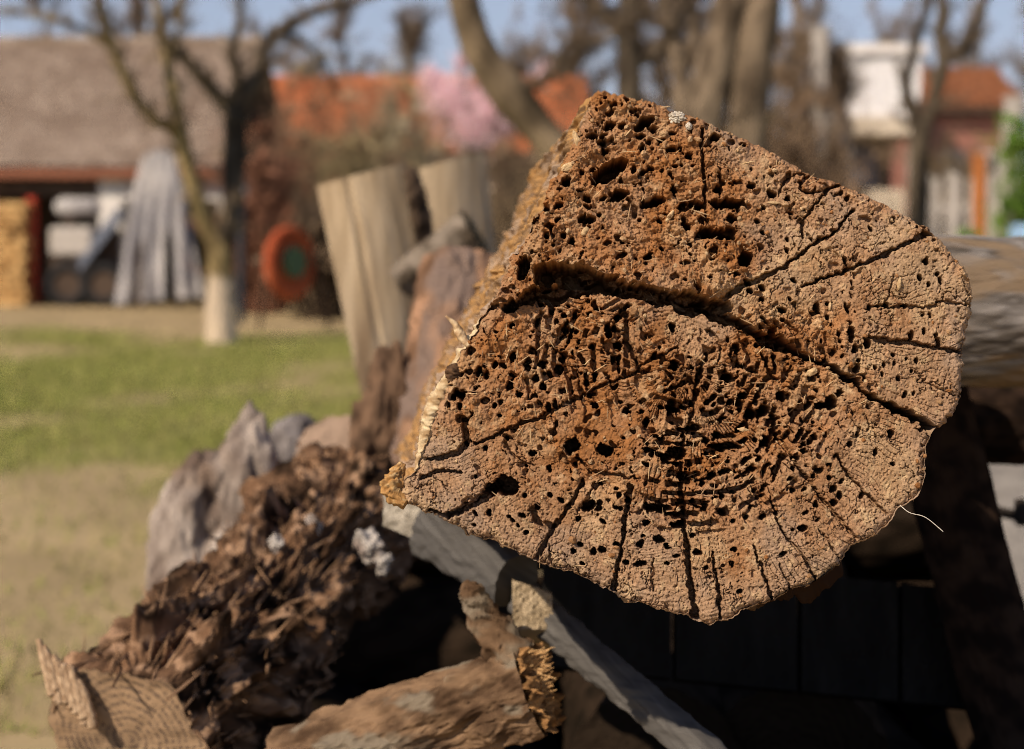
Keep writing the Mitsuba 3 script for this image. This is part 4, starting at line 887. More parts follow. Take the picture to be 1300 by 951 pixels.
# bare trees behind, fine twigs against the sky
rng = np.random.default_rng(77)
for i_, (px, Y0, top, w_, l) in enumerate([
    (60, 42, -60, 90, 'bare tree standing behind the brown roof at the far left'), (180, 46, -40, 80, 'bare tree behind the right part of the brown roof'), (430, 44, -20, 95, 'twiggy bare tree behind the left part of the orange roof'),
    (520, 48, 10, 70, 'small bare tree behind the middle of the orange roof'), (730, 40, -30, 80, 'bare tree right of the leaning trunk'), (850, 30, -60, 85, 'twiggy bare tree just left of the forked trunks'), (1000, 34, -50, 80, 'brown twiggy tree right of the forked trunks'),
    (1020, 25, 40, 50, 'low brown tree beside the grey concrete pole'), (1110, 60, -10, 90, 'distant bare tree behind the white building'), (1235, 52, -10, 80, 'distant bare tree behind the small orange roofed house'), (1330, 44, -40, 80, 'bare tree at the right edge of the picture'), (330, 52, 20, 80, 'bare tree in the gap between the two roofs'), (640, 50, 30, 80, 'bare tree rising behind the pink blossom'), (930, 44, 60, 80, 'low tree behind the forked trunks')]):
    b = G(px, Y0); ht = P(px, top, Y0)[2] * 1.05; r0 = 0.014 * ht + 0.05
    tr = [np.r_[b, r0], np.r_[b + [rng.normal(0, .1), 0, ht * 0.3], r0 * 0.8], np.r_[b + [rng.normal(0, .2), 0, ht * 0.62], r0 * 0.5], np.r_[b + [rng.normal(0, .3), 0, ht * 0.95], r0 * 0.15]]
    lm = []
    for _ in range(9):
        u = rng.uniform(0.22, 0.8); a = rng.uniform(0, 2 * np.pi); L = M(w_, Y0) * rng.uniform(0.7, 1.2) * (1.15 - u * 0.6)
        s0 = b + [0, 0, ht * u]; d = np.array([math.cos(a), math.sin(a) * 0.8, rng.uniform(0.5, 1.1)]); d /= np.linalg.norm(d)
        lm.append([np.r_[s0, r0 * 0.45], np.r_[s0 + d * L * 0.5 + [0, 0, -0.05 * L], r0 * 0.3], np.r_[s0 + d * L + [0, 0, 0.12 * L], r0 * 0.12]])
    tree('bare_tree', l, tr, lm, TAN, (0.20, 0.15, 0.105), 400 + i_, counts=(5, 5, 4), group='bare trees in the background', sides=12, rmin=0.012, from_trunk=True, minlen=0.9)

# pink blossom tree
y = 19.0
bt, lev = tree('blossom_tree', 'small tree covered in pink blossom in front of the orange roof', pts(y, (606, 412, 9), (604, 320, 8), (598, 240, 7), (594, 190, 6)),
     [pts(y, (595, 200, 5), (570, 160, 4), (550, 120, 3), (540, 92, 2)), pts(y, (594, 190, 5), (596, 150, 4), (588, 110, 3), (584, 72, 2)), pts(y, (595, 200, 5), (618, 165, 4), (636, 140, 3)), pts(y, (596, 210, 5), (640, 160, 4), (672, 120, 3), (692, 86, 2)), pts(y, (594, 200, 5), (600, 160, 4), (615, 120, 3))],
     TAN, (0.16, 0.10, 0.08), 17, counts=(2, 3), rmin=0.003, shrink=0.4)
rng = np.random.default_rng(91)
C = []
for a, b, r, n in [(575, 128, 24, 520), (600, 150, 26, 620), (625, 140, 20, 420), (560, 115, 14, 200), (604, 172, 16, 220), (548, 98, 11, 150), (585, 78, 7, 60), (690, 92, 9, 110), (640, 160, 10, 100), (612, 122, 14, 150)]:
    C.append(P(a, b, y) + rng.normal(0, 1, (int(n * 0.9), 3)) * M(r, y) * 0.62)
C = np.vstack(C); nb = len(C); vs = []
for k in range(5):
    d = rng.normal(0, 1, (nb, 3)); d /= np.linalg.norm(d, axis=1, keepdims=True); e = np.cross(d, rng.normal(0, 1, (nb, 3))); e /= np.linalg.norm(e, axis=1, keepdims=True)
    r = rng.uniform(0.018, 0.032, (nb, 1)); vs.append(np.stack([C, C + d * r + e * r * 0.5, C + d * r * 1.2, C + d * r - e * r * 0.5], 1))
v = np.concatenate(vs).reshape(-1, 3); o = np.arange(len(v) // 4)[:, None] * 4
f = np.vstack([o + [0, 1, 2], o + [0, 2, 3]])
add('blossom', TM(v, f), smooth=False, color=np.repeat(lerp((0.86, 0.56, 0.64), (0.90, 0.76, 0.80), rng.random(len(v) // 4)), 4, 0), parent=bt, kind='stuff')

# dry shrubs and hedge
def shrub(label, px, Y0, top, w, color, seed, n=120, leaf=1500, leafc=None, group='dry shrubs in front of the houses'):
    k = thing('dry_shrub', label, 'shrub', group)
    rng = np.random.default_rng(seed); b = G(px, Y0); ht = P(px, top, Y0)[2]; W = M(w, Y0)
    A = b + np.stack([rng.normal(0, W * 0.25, n), rng.normal(0, W * 0.25, n), 0 * np.ones(n)], 1)
    B = A + np.stack([rng.normal(0, W * 0.35, n), rng.normal(0, W * 0.3, n), ht * rng.uniform(0.45, 1.0, n)], 1)
    ra, rb = np.full(n, 0.024), np.full(n, 0.009)
    add('stem', sticks(A, B, ra, rb, 4, rng.normal(0, 0.05, (n, 3)) * ht), smooth=False, color=tone(np.array(color) * 0.6, np.array(color), 2, seed), parent=k)
    lev = ramify((A, B, ra, rb), rng, (4, 3), shrink=0.38, up=0.3, rmin=0.008)
    add('twig', cat_mesh([sticks(a, b_, c, d, 3, s) for a, b_, c, d, s in lev]), smooth=False, color=tone(np.array(color) * 0.7, np.array(color) * 1.3, 1.5, seed + 1), parent=k, kind='stuff')
    E = lev[1][1]; cl = E[rng.integers(0, len(E), 45)]; E = cl[rng.integers(0, 45, leaf)] + rng.normal(0, 1, (leaf, 3)) * [W * 0.09, W * 0.09, W * 0.08]
    d = rng.normal(0, 1, (leaf, 3)) * 0.04; e = rng.normal(0, 1, (leaf, 3)) * 0.03
    v = np.stack([E, E + d + e, E + 2 * d, E + d - e], 1).reshape(-1, 3); o = np.arange(leaf)[:, None] * 4
    add('leaf', TM(v, np.vstack([o + [0, 1, 2], o + [0, 2, 3]])), smooth=False, color=tone(np.array(leafc or color) * 0.8, np.array(leafc or color) * 1.4, 3, seed + 2), parent=k, kind='stuff')
BRN, BGE, RED = (0.17, 0.115, 0.075), (0.33, 0.28, 0.19), (0.20, 0.10, 0.065)
for a in [('brown bushy shrub right of the whitewashed tree', 338, 23, 205, 60, RED, 501), ('tall brown shrub in front of the orange roof', 395, 26, 165, 90, BRN, 502), ('low dark shrub at the edge of the lawn behind the red wheel', 420, 21, 270, 70, (0.11, 0.08, 0.055), 503),
          ('pale beige shrub in front of the middle of the orange roof', 500, 28, 128, 75, BGE, 504), ('olive brown shrub above the pale split logs', 452, 24, 190, 70, (0.20, 0.16, 0.09), 505), ('brown shrub below the pink blossom', 640, 22, 195, 80, BRN, 506),
          ('low brown shrub behind the tall pale split log', 520, 20, 250, 90, BRN, 507), ('dry brown shrub left of the big log behind the stick', 690, 19, 215, 80, (0.20, 0.15, 0.10), 508), ('brown hedge shrub right of the forked trunks', 1015, 24, 120, 70, (0.19, 0.135, 0.09), 509),
          ('dry shrub under the forked trunks', 985, 20, 200, 70, BRN, 510), ('dry shrub in front of the small orange roofed house', 1205, 36, 190, 80, (0.17, 0.13, 0.08), 511)]:
    shrub(*a)
shrub('green shrub at the right edge beside the pale post', 1306, 19, 200, 14, (0.10, 0.16, 0.03), 512, leafc=(0.08, 0.15, 0.025), leaf=1500)

# ------------------------------------------------------------------ houses
def tiled_roof(x0, x1, ye, ze, yr, zr, course, pan, thick, c1, c2, seed, overlap=0.02, noise=0.0):
    """One slope of a tiled roof with a real step at every course and a wave across every tile."""
    L = math.hypot(yr - ye, zr - ze); nc = max(3, int(L / course)); nx = int((x1 - x0) / pan * 4)
    xs = np.linspace(x0, x1, nx); up = np.array([0, (yr - ye) / L, (zr - ze) / L]); nrm = np.array([0, -up[2], up[1]])
    rows, r = [], np.random.default_rng(seed)
    wob = (meshkit.fbm(np.stack([xs * 0.5, 0 * xs, 0 * xs], -1), 3, seed) - 0.5) * noise
    for c in range(nc):
        for s, hgt in ((c / nc * L, thick), ((c + 1) / nc * L, 0.004)):
            jig = np.repeat(r.normal(0, 0.006, nx // 4 + 1), 4)[:nx]
            rows.append(np.stack([xs, 0 * xs, 0 * xs], 1) + np.array([0, ye, ze]) + up * s + nrm * (hgt + jig + 0.022 * np.abs(np.sin(xs / pan * np.pi)) + wob * (1 + math.sin(c * 0.7)))[:, None])
    v = np.array(rows); n = len(rows)
    i, j = np.meshgrid(np.arange(n - 1), np.arange(nx - 1), indexing='ij')
    q = np.stack([i * nx + j, i * nx + j + 1, (i + 1) * nx + j + 1, (i + 1) * nx + j], -1).reshape(-1, 4)
    cell = r.random((nc, nx // 4 + 1)); cc = np.repeat(np.repeat(cell, 2, 0), 4, 1)[:n, :nx]
    vv = v.reshape(-1, 3)
    col = lerp(c1, c2, np.clip(0.55 * cc.ravel() + 0.9 * (N(vv, 0.7, seed, 4) - 0.2), 0, 1))
    return TM(vv, np.vstack([q[:, [0, 1, 2]], q[:, [0, 2, 3]]])), col

def slope_slab(x0, x1, ye, ze, yr, zr, t):
    pts_ = [(x, y_, z_ - d) for x in (x0, x1) for (y_, z_) in ((ye, ze), (yr, zr)) for d in (0.02, t)]
    return trimesh.convex.convex_hull(np.array(pts_))

scene['plaster'] = {'type': 'twosided', 'bsdf': {'type': 'diffuse', 'reflectance': mikit.proc(lambda p, n, uv: tmix((0.52, 0.44, 0.34), (0.68, 0.60, 0.49), tfbm(p.x * 1.5, p.y * 1.5, p.z * 2, 4)))}}
scene['whitewash'] = {'type': 'twosided', 'bsdf': {'type': 'diffuse', 'reflectance': mikit.proc(lambda p, n, uv: tmix((0.62, 0.58, 0.55), (0.82, 0.80, 0.78), tfbm(p.x * 2, p.y * 2, p.z * 2, 4)))}}
scene['dark_boards'] = {'type': 'twosided', 'bsdf': {'type': 'diffuse', 'reflectance': mikit.proc(lambda p, n, uv: tmix((0.045, 0.033, 0.027), (0.11, 0.08, 0.062), tfbm(p.x * 9, p.y * 3, p.z * 1.5, 3)))}}
scene['red_paint'] = {'type': 'twosided', 'bsdf': {'type': 'diffuse', 'reflectance': mikit.proc(lambda p, n, uv: tmix((0.36, 0.045, 0.03), (0.5, 0.09, 0.055), tfbm(p.x * 9, p.y * 9, p.z * 3, 3)))}}
scene['window_glass'] = {'type': 'twosided', 'bsdf': {'type': 'principled', 'base_color': {'type': 'rgb', 'value': [0.02, 0.025, 0.03]}, 'roughness': 0.08, 'specular': 0.6}}
scene['concrete'] = {'type': 'twosided', 'bsdf': {'type': 'diffuse', 'reflectance': mikit.proc(lambda p, n, uv: tmix((0.36, 0.33, 0.30), (0.50, 0.47, 0.44), tfbm(p.x * 5, p.y * 5, p.z * 2, 4)))}}

# open shed with a weathered tile roof
SH = thing('open_shed', 'long low shed with a weathered brown tile roof and an open dark front', 'shed')
YE, YR = 25.4, 29.2; ZE, ZR = P(0, 213, YE)[2], P(0, 56, YR)[2]; XL, XR = -13.0, -4.35
m, c = tiled_roof(XL, XR, YE, ZE, YR, ZR, 0.16, 0.2, 0.03, (0.17, 0.12, 0.09), (0.36, 0.29, 0.235), 601, noise=0.06)
rf = add('roof', m, smooth=False, color=c, parent=SH)
add('rafter_board', slope_slab(XL, XR, YE, ZE, YR, ZR, 0.10), bsdf='dark_boards', parent=SH)
m, c = tiled_roof(XL, XR, YR + 3.8, ZE, YR, ZR, 0.16, 0.2, 0.03, (0.17, 0.12, 0.09), (0.36, 0.29, 0.235), 602)
add('roof', m, smooth=False, color=c, parent=SH)
add('ridge', rough_tube([np.r_[XL, YR, ZR + 0.03, 0.11], np.r_[XR, YR, ZR + 0.03, 0.11]], 60, 10, 0.1, 3), smooth=True, color=tone((0.2, 0.15, 0.11), (0.33, 0.27, 0.22), 2, 603), parent=SH)
add('fascia', box(XL, XR, YE - 0.05, YE - 0.01, ZE - 0.17, ZE - 0.015), bsdf=None if False else 'rust_board', parent=SH)
scene['rust_board'] = {'type': 'twosided', 'bsdf': {'type': 'diffuse', 'reflectance': mikit.proc(lambda p, n, uv: tmix((0.17, 0.075, 0.05), (0.30, 0.13, 0.08), tfbm(p.x * 3, p.y * 3, p.z * 9, 3)))}}
add('back_wall', box(XL, XR - 0.1, 28.8, 29.0, 0, ZE + 1.2), bsdf='dark_boards', parent=SH)
add('side_wall', box(XR - 0.25, XR - 0.1, YE + 0.2, 28.8, 0, ZE - 0.05), bsdf='whitewash', parent=SH)
add('side_wall', box(XL, XL + 0.15, YE + 0.2, 28.8, 0, ZE - 0.05), bsdf='whitewash', parent=SH)
px_x = lambda px, y_: (px - CX) / F_PX * y_
add('front_wall', box(px_x(130, 25.7), px_x(160, 25.7), 25.6, 25.8, 0, ZE - 0.1), bsdf='whitewash', parent=SH, label='whitewashed part of the front wall')
add('lintel', box(px_x(160, 25.7) + 0.01, XR - 0.26, 25.6, 25.8, ZE - 0.5, ZE - 0.19), bsdf='whitewash', parent=SH, label='whitewashed beam')
add('lintel', box(XL + 0.2, px_x(130, 25.7) - 0.01, 25.6, 25.8, ZE - 0.42, ZE - 0.19), bsdf='dark_boards', parent=SH)
for px, b in ((44, 'red_paint'), (-60, 'dark_boards'), (92, 'dark_boards')):
    add('post', box(px_x(px - 6, 25.7), px_x(px + 6, 25.7), 25.61, 25.77, 0, ZE - 0.43), bsdf=b, parent=SH, label='red painted post' if b == 'red_paint' else None)

# firewood beside the red post
rng = np.random.default_rng(44); ms, cs = [], []
zz = 0.07
while zz < P(0, 256, 25.3)[2]:
    xx = px_x(-70, 25.3) + rng.uniform(0, 0.1)
    while xx < px_x(34, 25.3):
        r = rng.uniform(0.045, 0.075)
        m = rough_tube([[xx, 25.2 + rng.normal(0, .03), zz, r], [xx + rng.normal(0, .01), 25.6, zz, r]], 6, 9, 0.25, int(rng.integers(99)))
        ms.append(m); cs.append(np.repeat(lerp((0.40, 0.23, 0.09), (0.66, 0.44, 0.20), np.array(rng.random()))[None], len(m.vertices), 0)); xx += r * 1.9
    zz += 0.115
add('firewood_stack', cat_mesh(ms), smooth=False, color=np.vstack(cs), label='stack of orange-brown firewood at the left end of the shed', cat='firewood', kind='stuff')

# old cart under the shed roof
CT = thing('farm_cart', 'old grey farm cart with dark wheels parked in the open shed', 'cart')
y0 = 25.35
GRY = tone((0.30, 0.29, 0.30), (0.50, 0.49, 0.49), 4, 610)
add('tank', blob([[(np.array([px_x(78, y0), y0 + .3, P(0, 262, y0)[2]]), 0.15), (np.array([px_x(114, y0), y0 + .3, P(0, 262, y0)[2]]), 0.15)]], 611, pitch=0.05, amp=0.01, freq=6), smooth=True, color=GRY, parent=CT)
add('cart_box', box(px_x(64, y0), px_x(120, y0), y0, y0 + 0.9, P(0, 326, y0)[2], P(0, 288, y0)[2], 0.05), bsdf='concrete', parent=CT)
add('chassis', box(px_x(62, y0), px_x(128, y0), y0 + .1, y0 + 0.8, P(0, 346, y0)[2], P(0, 328, y0)[2], 0.02), bsdf='dark_boards', parent=CT)
for px in (86, 132):
    w = add('wheel', place(trimesh.creation.torus(0.27, 0.075, 40, 14), [px_x(px, y0), y0 + 0.02, 0.345], rx=math.pi / 2), smooth=True, color=(0.03, 0.03, 0.032), parent=CT)
    add('rim', place(trimesh.creation.cylinder(0.2, 0.05, sections=24), [px_x(px, y0), y0 + 0.02, 0.345], rx=math.pi / 2), smooth=30, bsdf='dark_boards', parent=w)
add('rear_box', box(px_x(112, y0), px_x(150, y0), y0 + .15, y0 + 0.24, 0.3, P(0, 290, y0)[2], 0.03), bsdf='dark_boards', parent=CT)
add('side_board', slab([np.array([px_x(104, y0), y0 - .1, P(0, 345, y0)[2]]), np.array([px_x(160, y0), y0 - .1, P(0, 275, y0)[2]]), np.array([px_x(152, y0), y0 + .05, P(0, 262, y0)[2]]), np.array([px_x(100, y0), y0 + .05, P(0, 325, y0)[2]])], 0.03, 612), smooth=35, bsdf='blue_grey', parent=CT)

# grey sheet draped over a frame at the shed's corner
y0 = 24.7
n, m_ = 90, 110
s, t = np.meshgrid(np.linspace(0, 1, n), np.linspace(0, 1, m_), indexing='ij')           # s across, t down
top = np.interp(s, [0, 0.12, 0.3, 0.52, 0.72, 0.86, 1], [230, 206, 195, 190, 195, 216, 252]); bot = np.interp(s, [0, 0.3, 0.6, 1], [386, 382, 378, 376])
pxs = 150 + s * 112 + (1 - t) * (s - 0.5) * -50 * (t < 1)
pys = top + (bot - top) * t
fold = 0.05 * np.sin(s * 26 + 2 * np.sin(t * 2)) * sm(0.1, 0.5, t) + 0.10 * (meshkit.fbm(np.stack([s * 5, t * 2.2, 0 * s], -1), 3, 620) - 0.5) * 2
vf = np.stack([px_x(pxs, y0), y0 + fold - 0.35 * t + 0.3 * (s - 0.5) ** 2, P(0, 0, y0)[2] + (0 - pys) * y0 / F_PX * 1.0], -1)
vf[..., 2] = 0.9 + (HORIZON - pys) * y0 / F_PX
cut = ((np.abs(s - 0.26) < 0.055 * sm(0.5, 0.7, t)) | (np.abs(s - 0.64) < 0.065 * sm(0.45, 0.65, t))) & (t > 0.5)
i, j = np.meshgrid(np.arange(n - 1), np.arange(m_ - 1), indexing='ij'); ok = ~cut[:-1, :-1].ravel()
q = np.stack([i * m_ + j, i * m_ + j + 1, (i + 1) * m_ + j + 1, (i + 1) * m_ + j], -1).reshape(-1, 4)[ok]
back = vf + [0, 0.012, 0]
TP = thing('grey_tarpaulin', 'pale grey tarpaulin hanging in three strips over a frame at the corner of the shed', 'tarpaulin')
add('sheet', TM(np.vstack([vf.reshape(-1, 3), back.reshape(-1, 3)]), np.vstack([q[:, [0, 1, 2]], q[:, [0, 2, 3]], q[:, [0, 2, 1]] + n * m_, q[:, [0, 3, 2]] + n * m_])), smooth=True, color=tone((0.25, 0.245, 0.26), (0.46, 0.44, 0.43), (2.5, 2.5, 1), 621), parent=TP)
for px in (178, 224):
    add('frame_post', box(px_x(px - 4, 25.0), px_x(px + 4, 25.0), 25.0, 25.1, 0, 0.9 + (HORIZON - 245) * 25.0 / F_PX), bsdf='dark_boards', parent=TP)
add('frame_rail', box(px_x(168, 25.0), px_x(236, 25.0), 25.005, 25.09, 0.905 + (HORIZON - 245) * 25.0 / F_PX, 0.99 + (HORIZON - 245) * 25.0 / F_PX), bsdf='dark_boards', parent=TP)

# orange roofed house
def house(name, label, x0, x1, ye, zeave, yr, zridge, c1, c2, wall, seed, wins=(), course=0.2, door=None, chim=None):
    k = thing(name, label, 'house')
    m, c = tiled_roof(x0 - 0.3, x1 + 0.3, ye - 0.4, zeave, yr, zridge, course, 0.24, 0.035, c1, c2, seed)
    r = add('roof', m, smooth=False, color=c, parent=k)
    m, c = tiled_roof(x0 - 0.3, x1 + 0.3, 2 * yr - ye + 0.4, zeave, yr, zridge, course, 0.24, 0.035, c1, c2, seed + 1)
    add('roof', m, smooth=False, color=c, parent=k)
    add('roof_ridge', rough_tube([np.r_[x0 - 0.3, yr, zridge + .03, 0.12], np.r_[x1 + 0.3, yr, zridge + .03, 0.12]], 60, 10, 0.1, 3), smooth=True, color=tone(c1, c2, 2, seed), parent=k)
    add('eaves_board', box(x0 - 0.3, x1 + 0.3, ye - 0.43, ye - 0.40, zeave - 0.16, zeave - 0.01), bsdf='dark_boards', parent=k)
    h0 = zeave + 0.1
    prof = np.array([(ye, 0), (2 * yr - ye, 0), (2 * yr - ye, h0), (yr, zridge - 0.12), (ye, h0)])
    add('wall', trimesh.convex.convex_hull(np.vstack([np.c_[np.full(5, x0), prof], np.c_[np.full(5, x1), prof]])), bsdf=wall, parent=k)
    for (wx_, w, z0, z1) in wins:
        f = add('window', cat_mesh([box(wx_ - w / 2, wx_ + w / 2, ye - 0.06, ye - 0.004, z0, z0 + .07), box(wx_ - w / 2, wx_ + w / 2, ye - 0.06, ye - 0.004, z1 - .07, z1), box(wx_ - w / 2, wx_ - w / 2 + .07, ye - 0.06, ye - 0.004, z0 + .071, z1 - .071), box(wx_ + w / 2 - .07, wx_ + w / 2, ye - 0.06, ye - 0.004, z0 + .071, z1 - .071), box(wx_ - .03, wx_ + .03, ye - 0.05, ye - 0.004, z0 + .071, z1 - .071)]), bsdf='whitewash', parent=k)
        add('pane', box(wx_ - w / 2 + .072, wx_ + w / 2 - .072, ye - 0.03, ye - 0.01, z0 + .072, z1 - .072, 0.002), bsdf='window_glass', parent=f)
        add('sill', box(wx_ - w / 2 - .06, wx_ + w / 2 + .06, ye - 0.14, ye - 0.003, z0 - .07, z0 - .003), bsdf='concrete', parent=f)
    if door: add('door', box(door - 0.45, door + 0.45, ye - 0.05, ye - 0.003, 0.02, 2.05), bsdf='dark_boards', parent=k)
    if chim: add('chimney', box(chim - .25, chim + .25, yr - 0.25, yr + .25, zridge - 0.5, zridge + 0.9), bsdf='rust_board', parent=r)
    return k
ye = 33.0
house('orange_roof_house', 'long low house with a bright orange tile roof behind the shrubs and the blossom tree', px_x(312, ye), px_x(735, ye), ye, P(0, 196, ye)[2], 37.0, P(0, 104, 37.0)[2], (0.25, 0.095, 0.05), (0.50, 0.185, 0.082), 'plaster', 630,
      wins=[(px_x(360, ye), 0.9, 1.0, 2.1), (px_x(440, ye), 0.9, 1.0, 2.1), (px_x(580, ye), 0.9, 1.0, 2.1), (px_x(680, ye), 0.9, 1.0, 2.1)], door=px_x(510, ye))
ye = 42.0
house('brick_house', 'small house with an orange-brown roof at the far right behind the young tree', px_x(1178, ye), px_x(1282, ye), ye, P(0, 138, ye)[2], 44.5, P(0, 92, 44.5)[2], (0.17, 0.075, 0.042), (0.33, 0.14, 0.07), 'pink_plaster', 640,
      wins=[(px_x(1205, ye), 0.6, 2.2, 3.4), (px_x(1250, ye), 0.6, 2.2, 3.4)])
scene['pink_plaster'] = {'type': 'twosided', 'bsdf': {'type': 'diffuse', 'reflectance': mikit.proc(lambda p, n, uv: tmix((0.24, 0.11, 0.085), (0.36, 0.18, 0.145), tfbm(p.x * 2, p.y * 2, p.z * 2, 4)))}}

# white building with a panelled upper storey
WB = thing('white_building', 'narrow building with a white panelled upper storey over a dark open ground floor', 'building')
y0 = 38.0; zt, zm, zb = P(0, 55, y0)[2], P(0, 148, y0)[2], P(0, 172, y0)[2]
xa, xb = px_x(1066, y0), px_x(1164, y0)
add('core', box(xa + .05, xb - .05, y0 + 0.04, y0 + 3, zm - 0.02, zt - 0.26), bsdf='whitewash', parent=WB)
npan = 8; wp = (xb - xa) / npan
for k in range(npan):
    add('wall_panel', box(xa + k * wp + 0.012, xa + (k + 1) * wp - 0.012, y0, y0 + 0.035, zm, zt - 0.26, 0.01), bsdf='white_panel', parent=WB)
scene['white_panel'] = {'type': 'twosided', 'bsdf': {'type': 'diffuse', 'reflectance': mikit.proc(lambda p, n, uv: tmix((0.74, 0.74, 0.76), (0.82, 0.82, 0.84), tfbm(p.x * 2, p.y * 2, p.z * 1.2, 3)))}}
add('roof', trimesh.convex.convex_hull(np.array([(x, y_, z) for x in (xa - .1, xb + .1) for y_, z in ((y0 - .12, zt - 0.25), (y0 - .12, zt - 0.02), (y0 + 3.1, zt + 0.05), (y0 + 3.1, zt - 0.25))])), bsdf='whitewash', parent=WB)
add('fascia', box(xa - .1, xb + .1, y0 - 0.25, y0 + 3, zb, zm - 0.025), bsdf='plaster', parent=WB)
add('back_wall', box(xa, xb, y0 + 2.8, y0 + 3, 0, zb - .003), bsdf='dark_boards', parent=WB)
for x in (xa + 0.05, xb - 0.25): add('post', box(x, x + 0.2, y0, y0 + 0.2, 0, zb - .003), bsdf='concrete', parent=WB)
add('counter', box(xa + .3, xb - .3, y0 + 0.2, y0 + 0.6, 0, P(0, 240, y0)[2]), bsdf='plaster', parent=WB)
add('grey_cabinet', box(xa + .55, xb - .75, y0 + 0.9, y0 + 1.5, 0, P(0, 182, y0)[2]), bsdf='blue_grey', parent=WB)
scene['blue_grey'] = {'type': 'twosided', 'bsdf': {'type': 'diffuse', 'reflectance': {'type': 'rgb', 'value': [0.10, 0.115, 0.15]}}}

# posts and fence at the right
def pole(name, label, px0, px1, y0, top, w, bsdf, d=0.12):
    k = thing(name, label, 'post')
    a, b = G(px1, y0), P(px0, top, y0); m = box(-w / 2, w / 2, -d / 2, d / 2, 0, np.linalg.norm(b - a), 0.015); v = np.array(m.vertices); v[:, 0] += v[:, 2] / v[:, 2].max() * (b - a)[0]
    m.vertices = v + a
    add('shaft', m, bsdf=bsdf, parent=k); c = b.copy()
    add('cap', box(c[0] - w * .6, c[0] + w * .6, c[1] - d * .6, c[1] + d * .6, c[2] + 0.001, c[2] + 0.05, 0.01), bsdf=bsdf, parent=k)
pole('concrete_pole', 'tall grey concrete pole left of the white building', 1040, 1040, 24, 38, M(17, 24), 'concrete', 0.2)
pole('dark_pole', 'dark leaning pole at the left corner of the white building', 1066, 1082, 30, 55, M(12, 30), 'dark_metal')
pole('pale_post', 'tall pale post leaning right near the right edge', 1288, 1262, 20, 128, M(22, 20), 'concrete')
pole('rusty_post', 'rust-orange post in front of the grey picket fence', 1243, 1243, 22, 200, M(15, 22), 'rust')
pole('capped_post', 'slim dark post with a pale cap right of the whitewashed tree', 306, 306, 19.5, 250, M(9, 19.5), 'dark_metal')
scene['dark_metal'] = {'type': 'twosided', 'bsdf': {'type': 'diffuse', 'reflectance': {'type': 'rgb', 'value': [0.04, 0.045, 0.055]}}}
scene['rust'] = {'type': 'twosided', 'bsdf': {'type': 'diffuse', 'reflectance': mikit.proc(lambda p, n, uv: tmix((0.33, 0.11, 0.035), (0.5, 0.2, 0.07), tfbm(p.x * 9, p.y * 9, p.z * 3, 3)))}}
add('cap_ball', trimesh.creation.icosphere(3, M(8, 19.5)).apply_translation(P(306, 243, 19.5)), smooth=True, color=(0.5, 0.47, 0.45), parent='capped_post')
FN_ = thing('picket_fence', 'weathered grey picket fence at the right beyond the big log', 'fence')
y0 = 26.0
for k, px in enumerate(np.arange(1174, 1345, 13.5)):
    hh = P(0, 222 + 5 * math.sin(k * 2.1), y0)[2]; w = M(9.5, y0)
    add('picket', place(box(-w / 2, w / 2, -0.015, 0.015, 0.05, hh, 0.01), [px_x(px, y0), y0, 0], ry=math.sin(k * 3.7) * 0.02), bsdf='concrete', parent=FN_)
for z in (0.5, 1.5): add('fence_rail', box(px_x(1168, y0), px_x(1350, y0), y0 + 0.02, y0 + 0.07, z, z + 0.09), bsdf='concrete', parent=FN_)
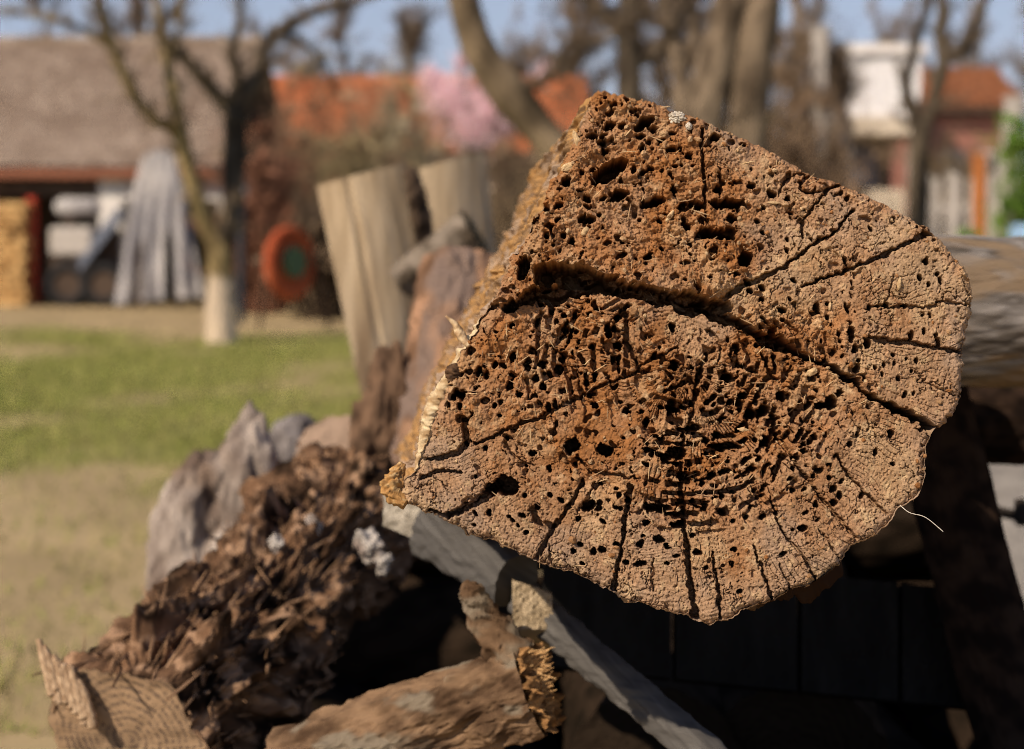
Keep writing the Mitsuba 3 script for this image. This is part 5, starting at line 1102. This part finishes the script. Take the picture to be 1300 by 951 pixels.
# blue barrel at the right edge
BB = thing('blue_barrel', 'pale blue barrel at the right edge below the green shrub', 'barrel')
prof = np.array([(0, 0), (0.27, 0), (0.29, 0.04), (0.29, 0.3), (0.305, 0.32), (0.29, 0.34), (0.295, 0.6), (0.31, 0.62), (0.295, 0.64), (0.29, 0.9), (0.27, 0.95), (0, 0.95)])
m = trimesh.creation.revolve(prof, sections=40); m.apply_translation(G(1316, 17) + [0, 0, 0.20])
add('drum', m, smooth=40, bsdf='blue_plastic', parent=BB)
scene['blue_plastic'] = {'type': 'twosided', 'bsdf': {'type': 'principled', 'base_color': {'type': 'rgb', 'value': [0.22, 0.36, 0.55]}, 'roughness': 0.5}}
add('stand', box(*(G(1316, 17)[0] + np.array([-.35, .35])), 16.7, 17.3, 0, 0.198), bsdf='concrete', parent=BB)

# orange-red wheel with a green centre on the lawn's edge
y0 = 18.2; WC = P(368, 333, y0); RW = M(47, y0)
W_ = thing('red_wheel', 'orange-red round wheel with a green centre standing on edge by the shrubs', 'wheel')
Rz = math.radians(58)
def disc(r, th, off, z=0): return place(place(trimesh.creation.cylinder(r, th, sections=48), [0, 0, 0], rx=math.pi / 2), WC + np.array([-math.sin(-Rz) * -1, -math.cos(Rz), 0]) * off + [0, 0, z], rz=Rz)
add('rim', place(place(trimesh.creation.torus(RW * 0.84, RW * 0.16, 48, 16), [0, 0, 0], rx=math.pi / 2), WC, rz=Rz), smooth=True, color=tone((0.30, 0.065, 0.03), (0.44, 0.115, 0.05), 5, 650), parent=W_)
add('web', disc(RW * 0.82, 0.05, 0.0), smooth=40, color=None, bsdf='wheel_red', parent=W_)
scene['wheel_red'] = {'type': 'twosided', 'bsdf': {'type': 'diffuse', 'reflectance': mikit.proc(lambda p, n, uv: tmix((0.28, 0.06, 0.028), (0.42, 0.11, 0.05), tfbm(p.x * 6, p.y * 6, p.z * 6, 3)))}}
add('hub', place(place(trimesh.creation.cylinder(RW * 0.42, 0.2, sections=48), [0, 0, 0], rx=math.pi / 2), WC, rz=Rz), smooth=40, bsdf='wheel_green', parent=W_, label='green centre')
scene['wheel_green'] = {'type': 'twosided', 'bsdf': {'type': 'diffuse', 'reflectance': {'type': 'rgb', 'value': [0.10, 0.155, 0.09]}}}
for dx in (-0.25, 0.25): add('stand_leg', rough_tube([np.r_[WC + [dx, 0.15, 0.1], 0.025], [WC[0] + dx * 1.6, WC[1] + 0.3, 0, 0.025]], 8, 8, 0.05, 3), smooth=True, color=(0.06, 0.04, 0.03), parent=W_)
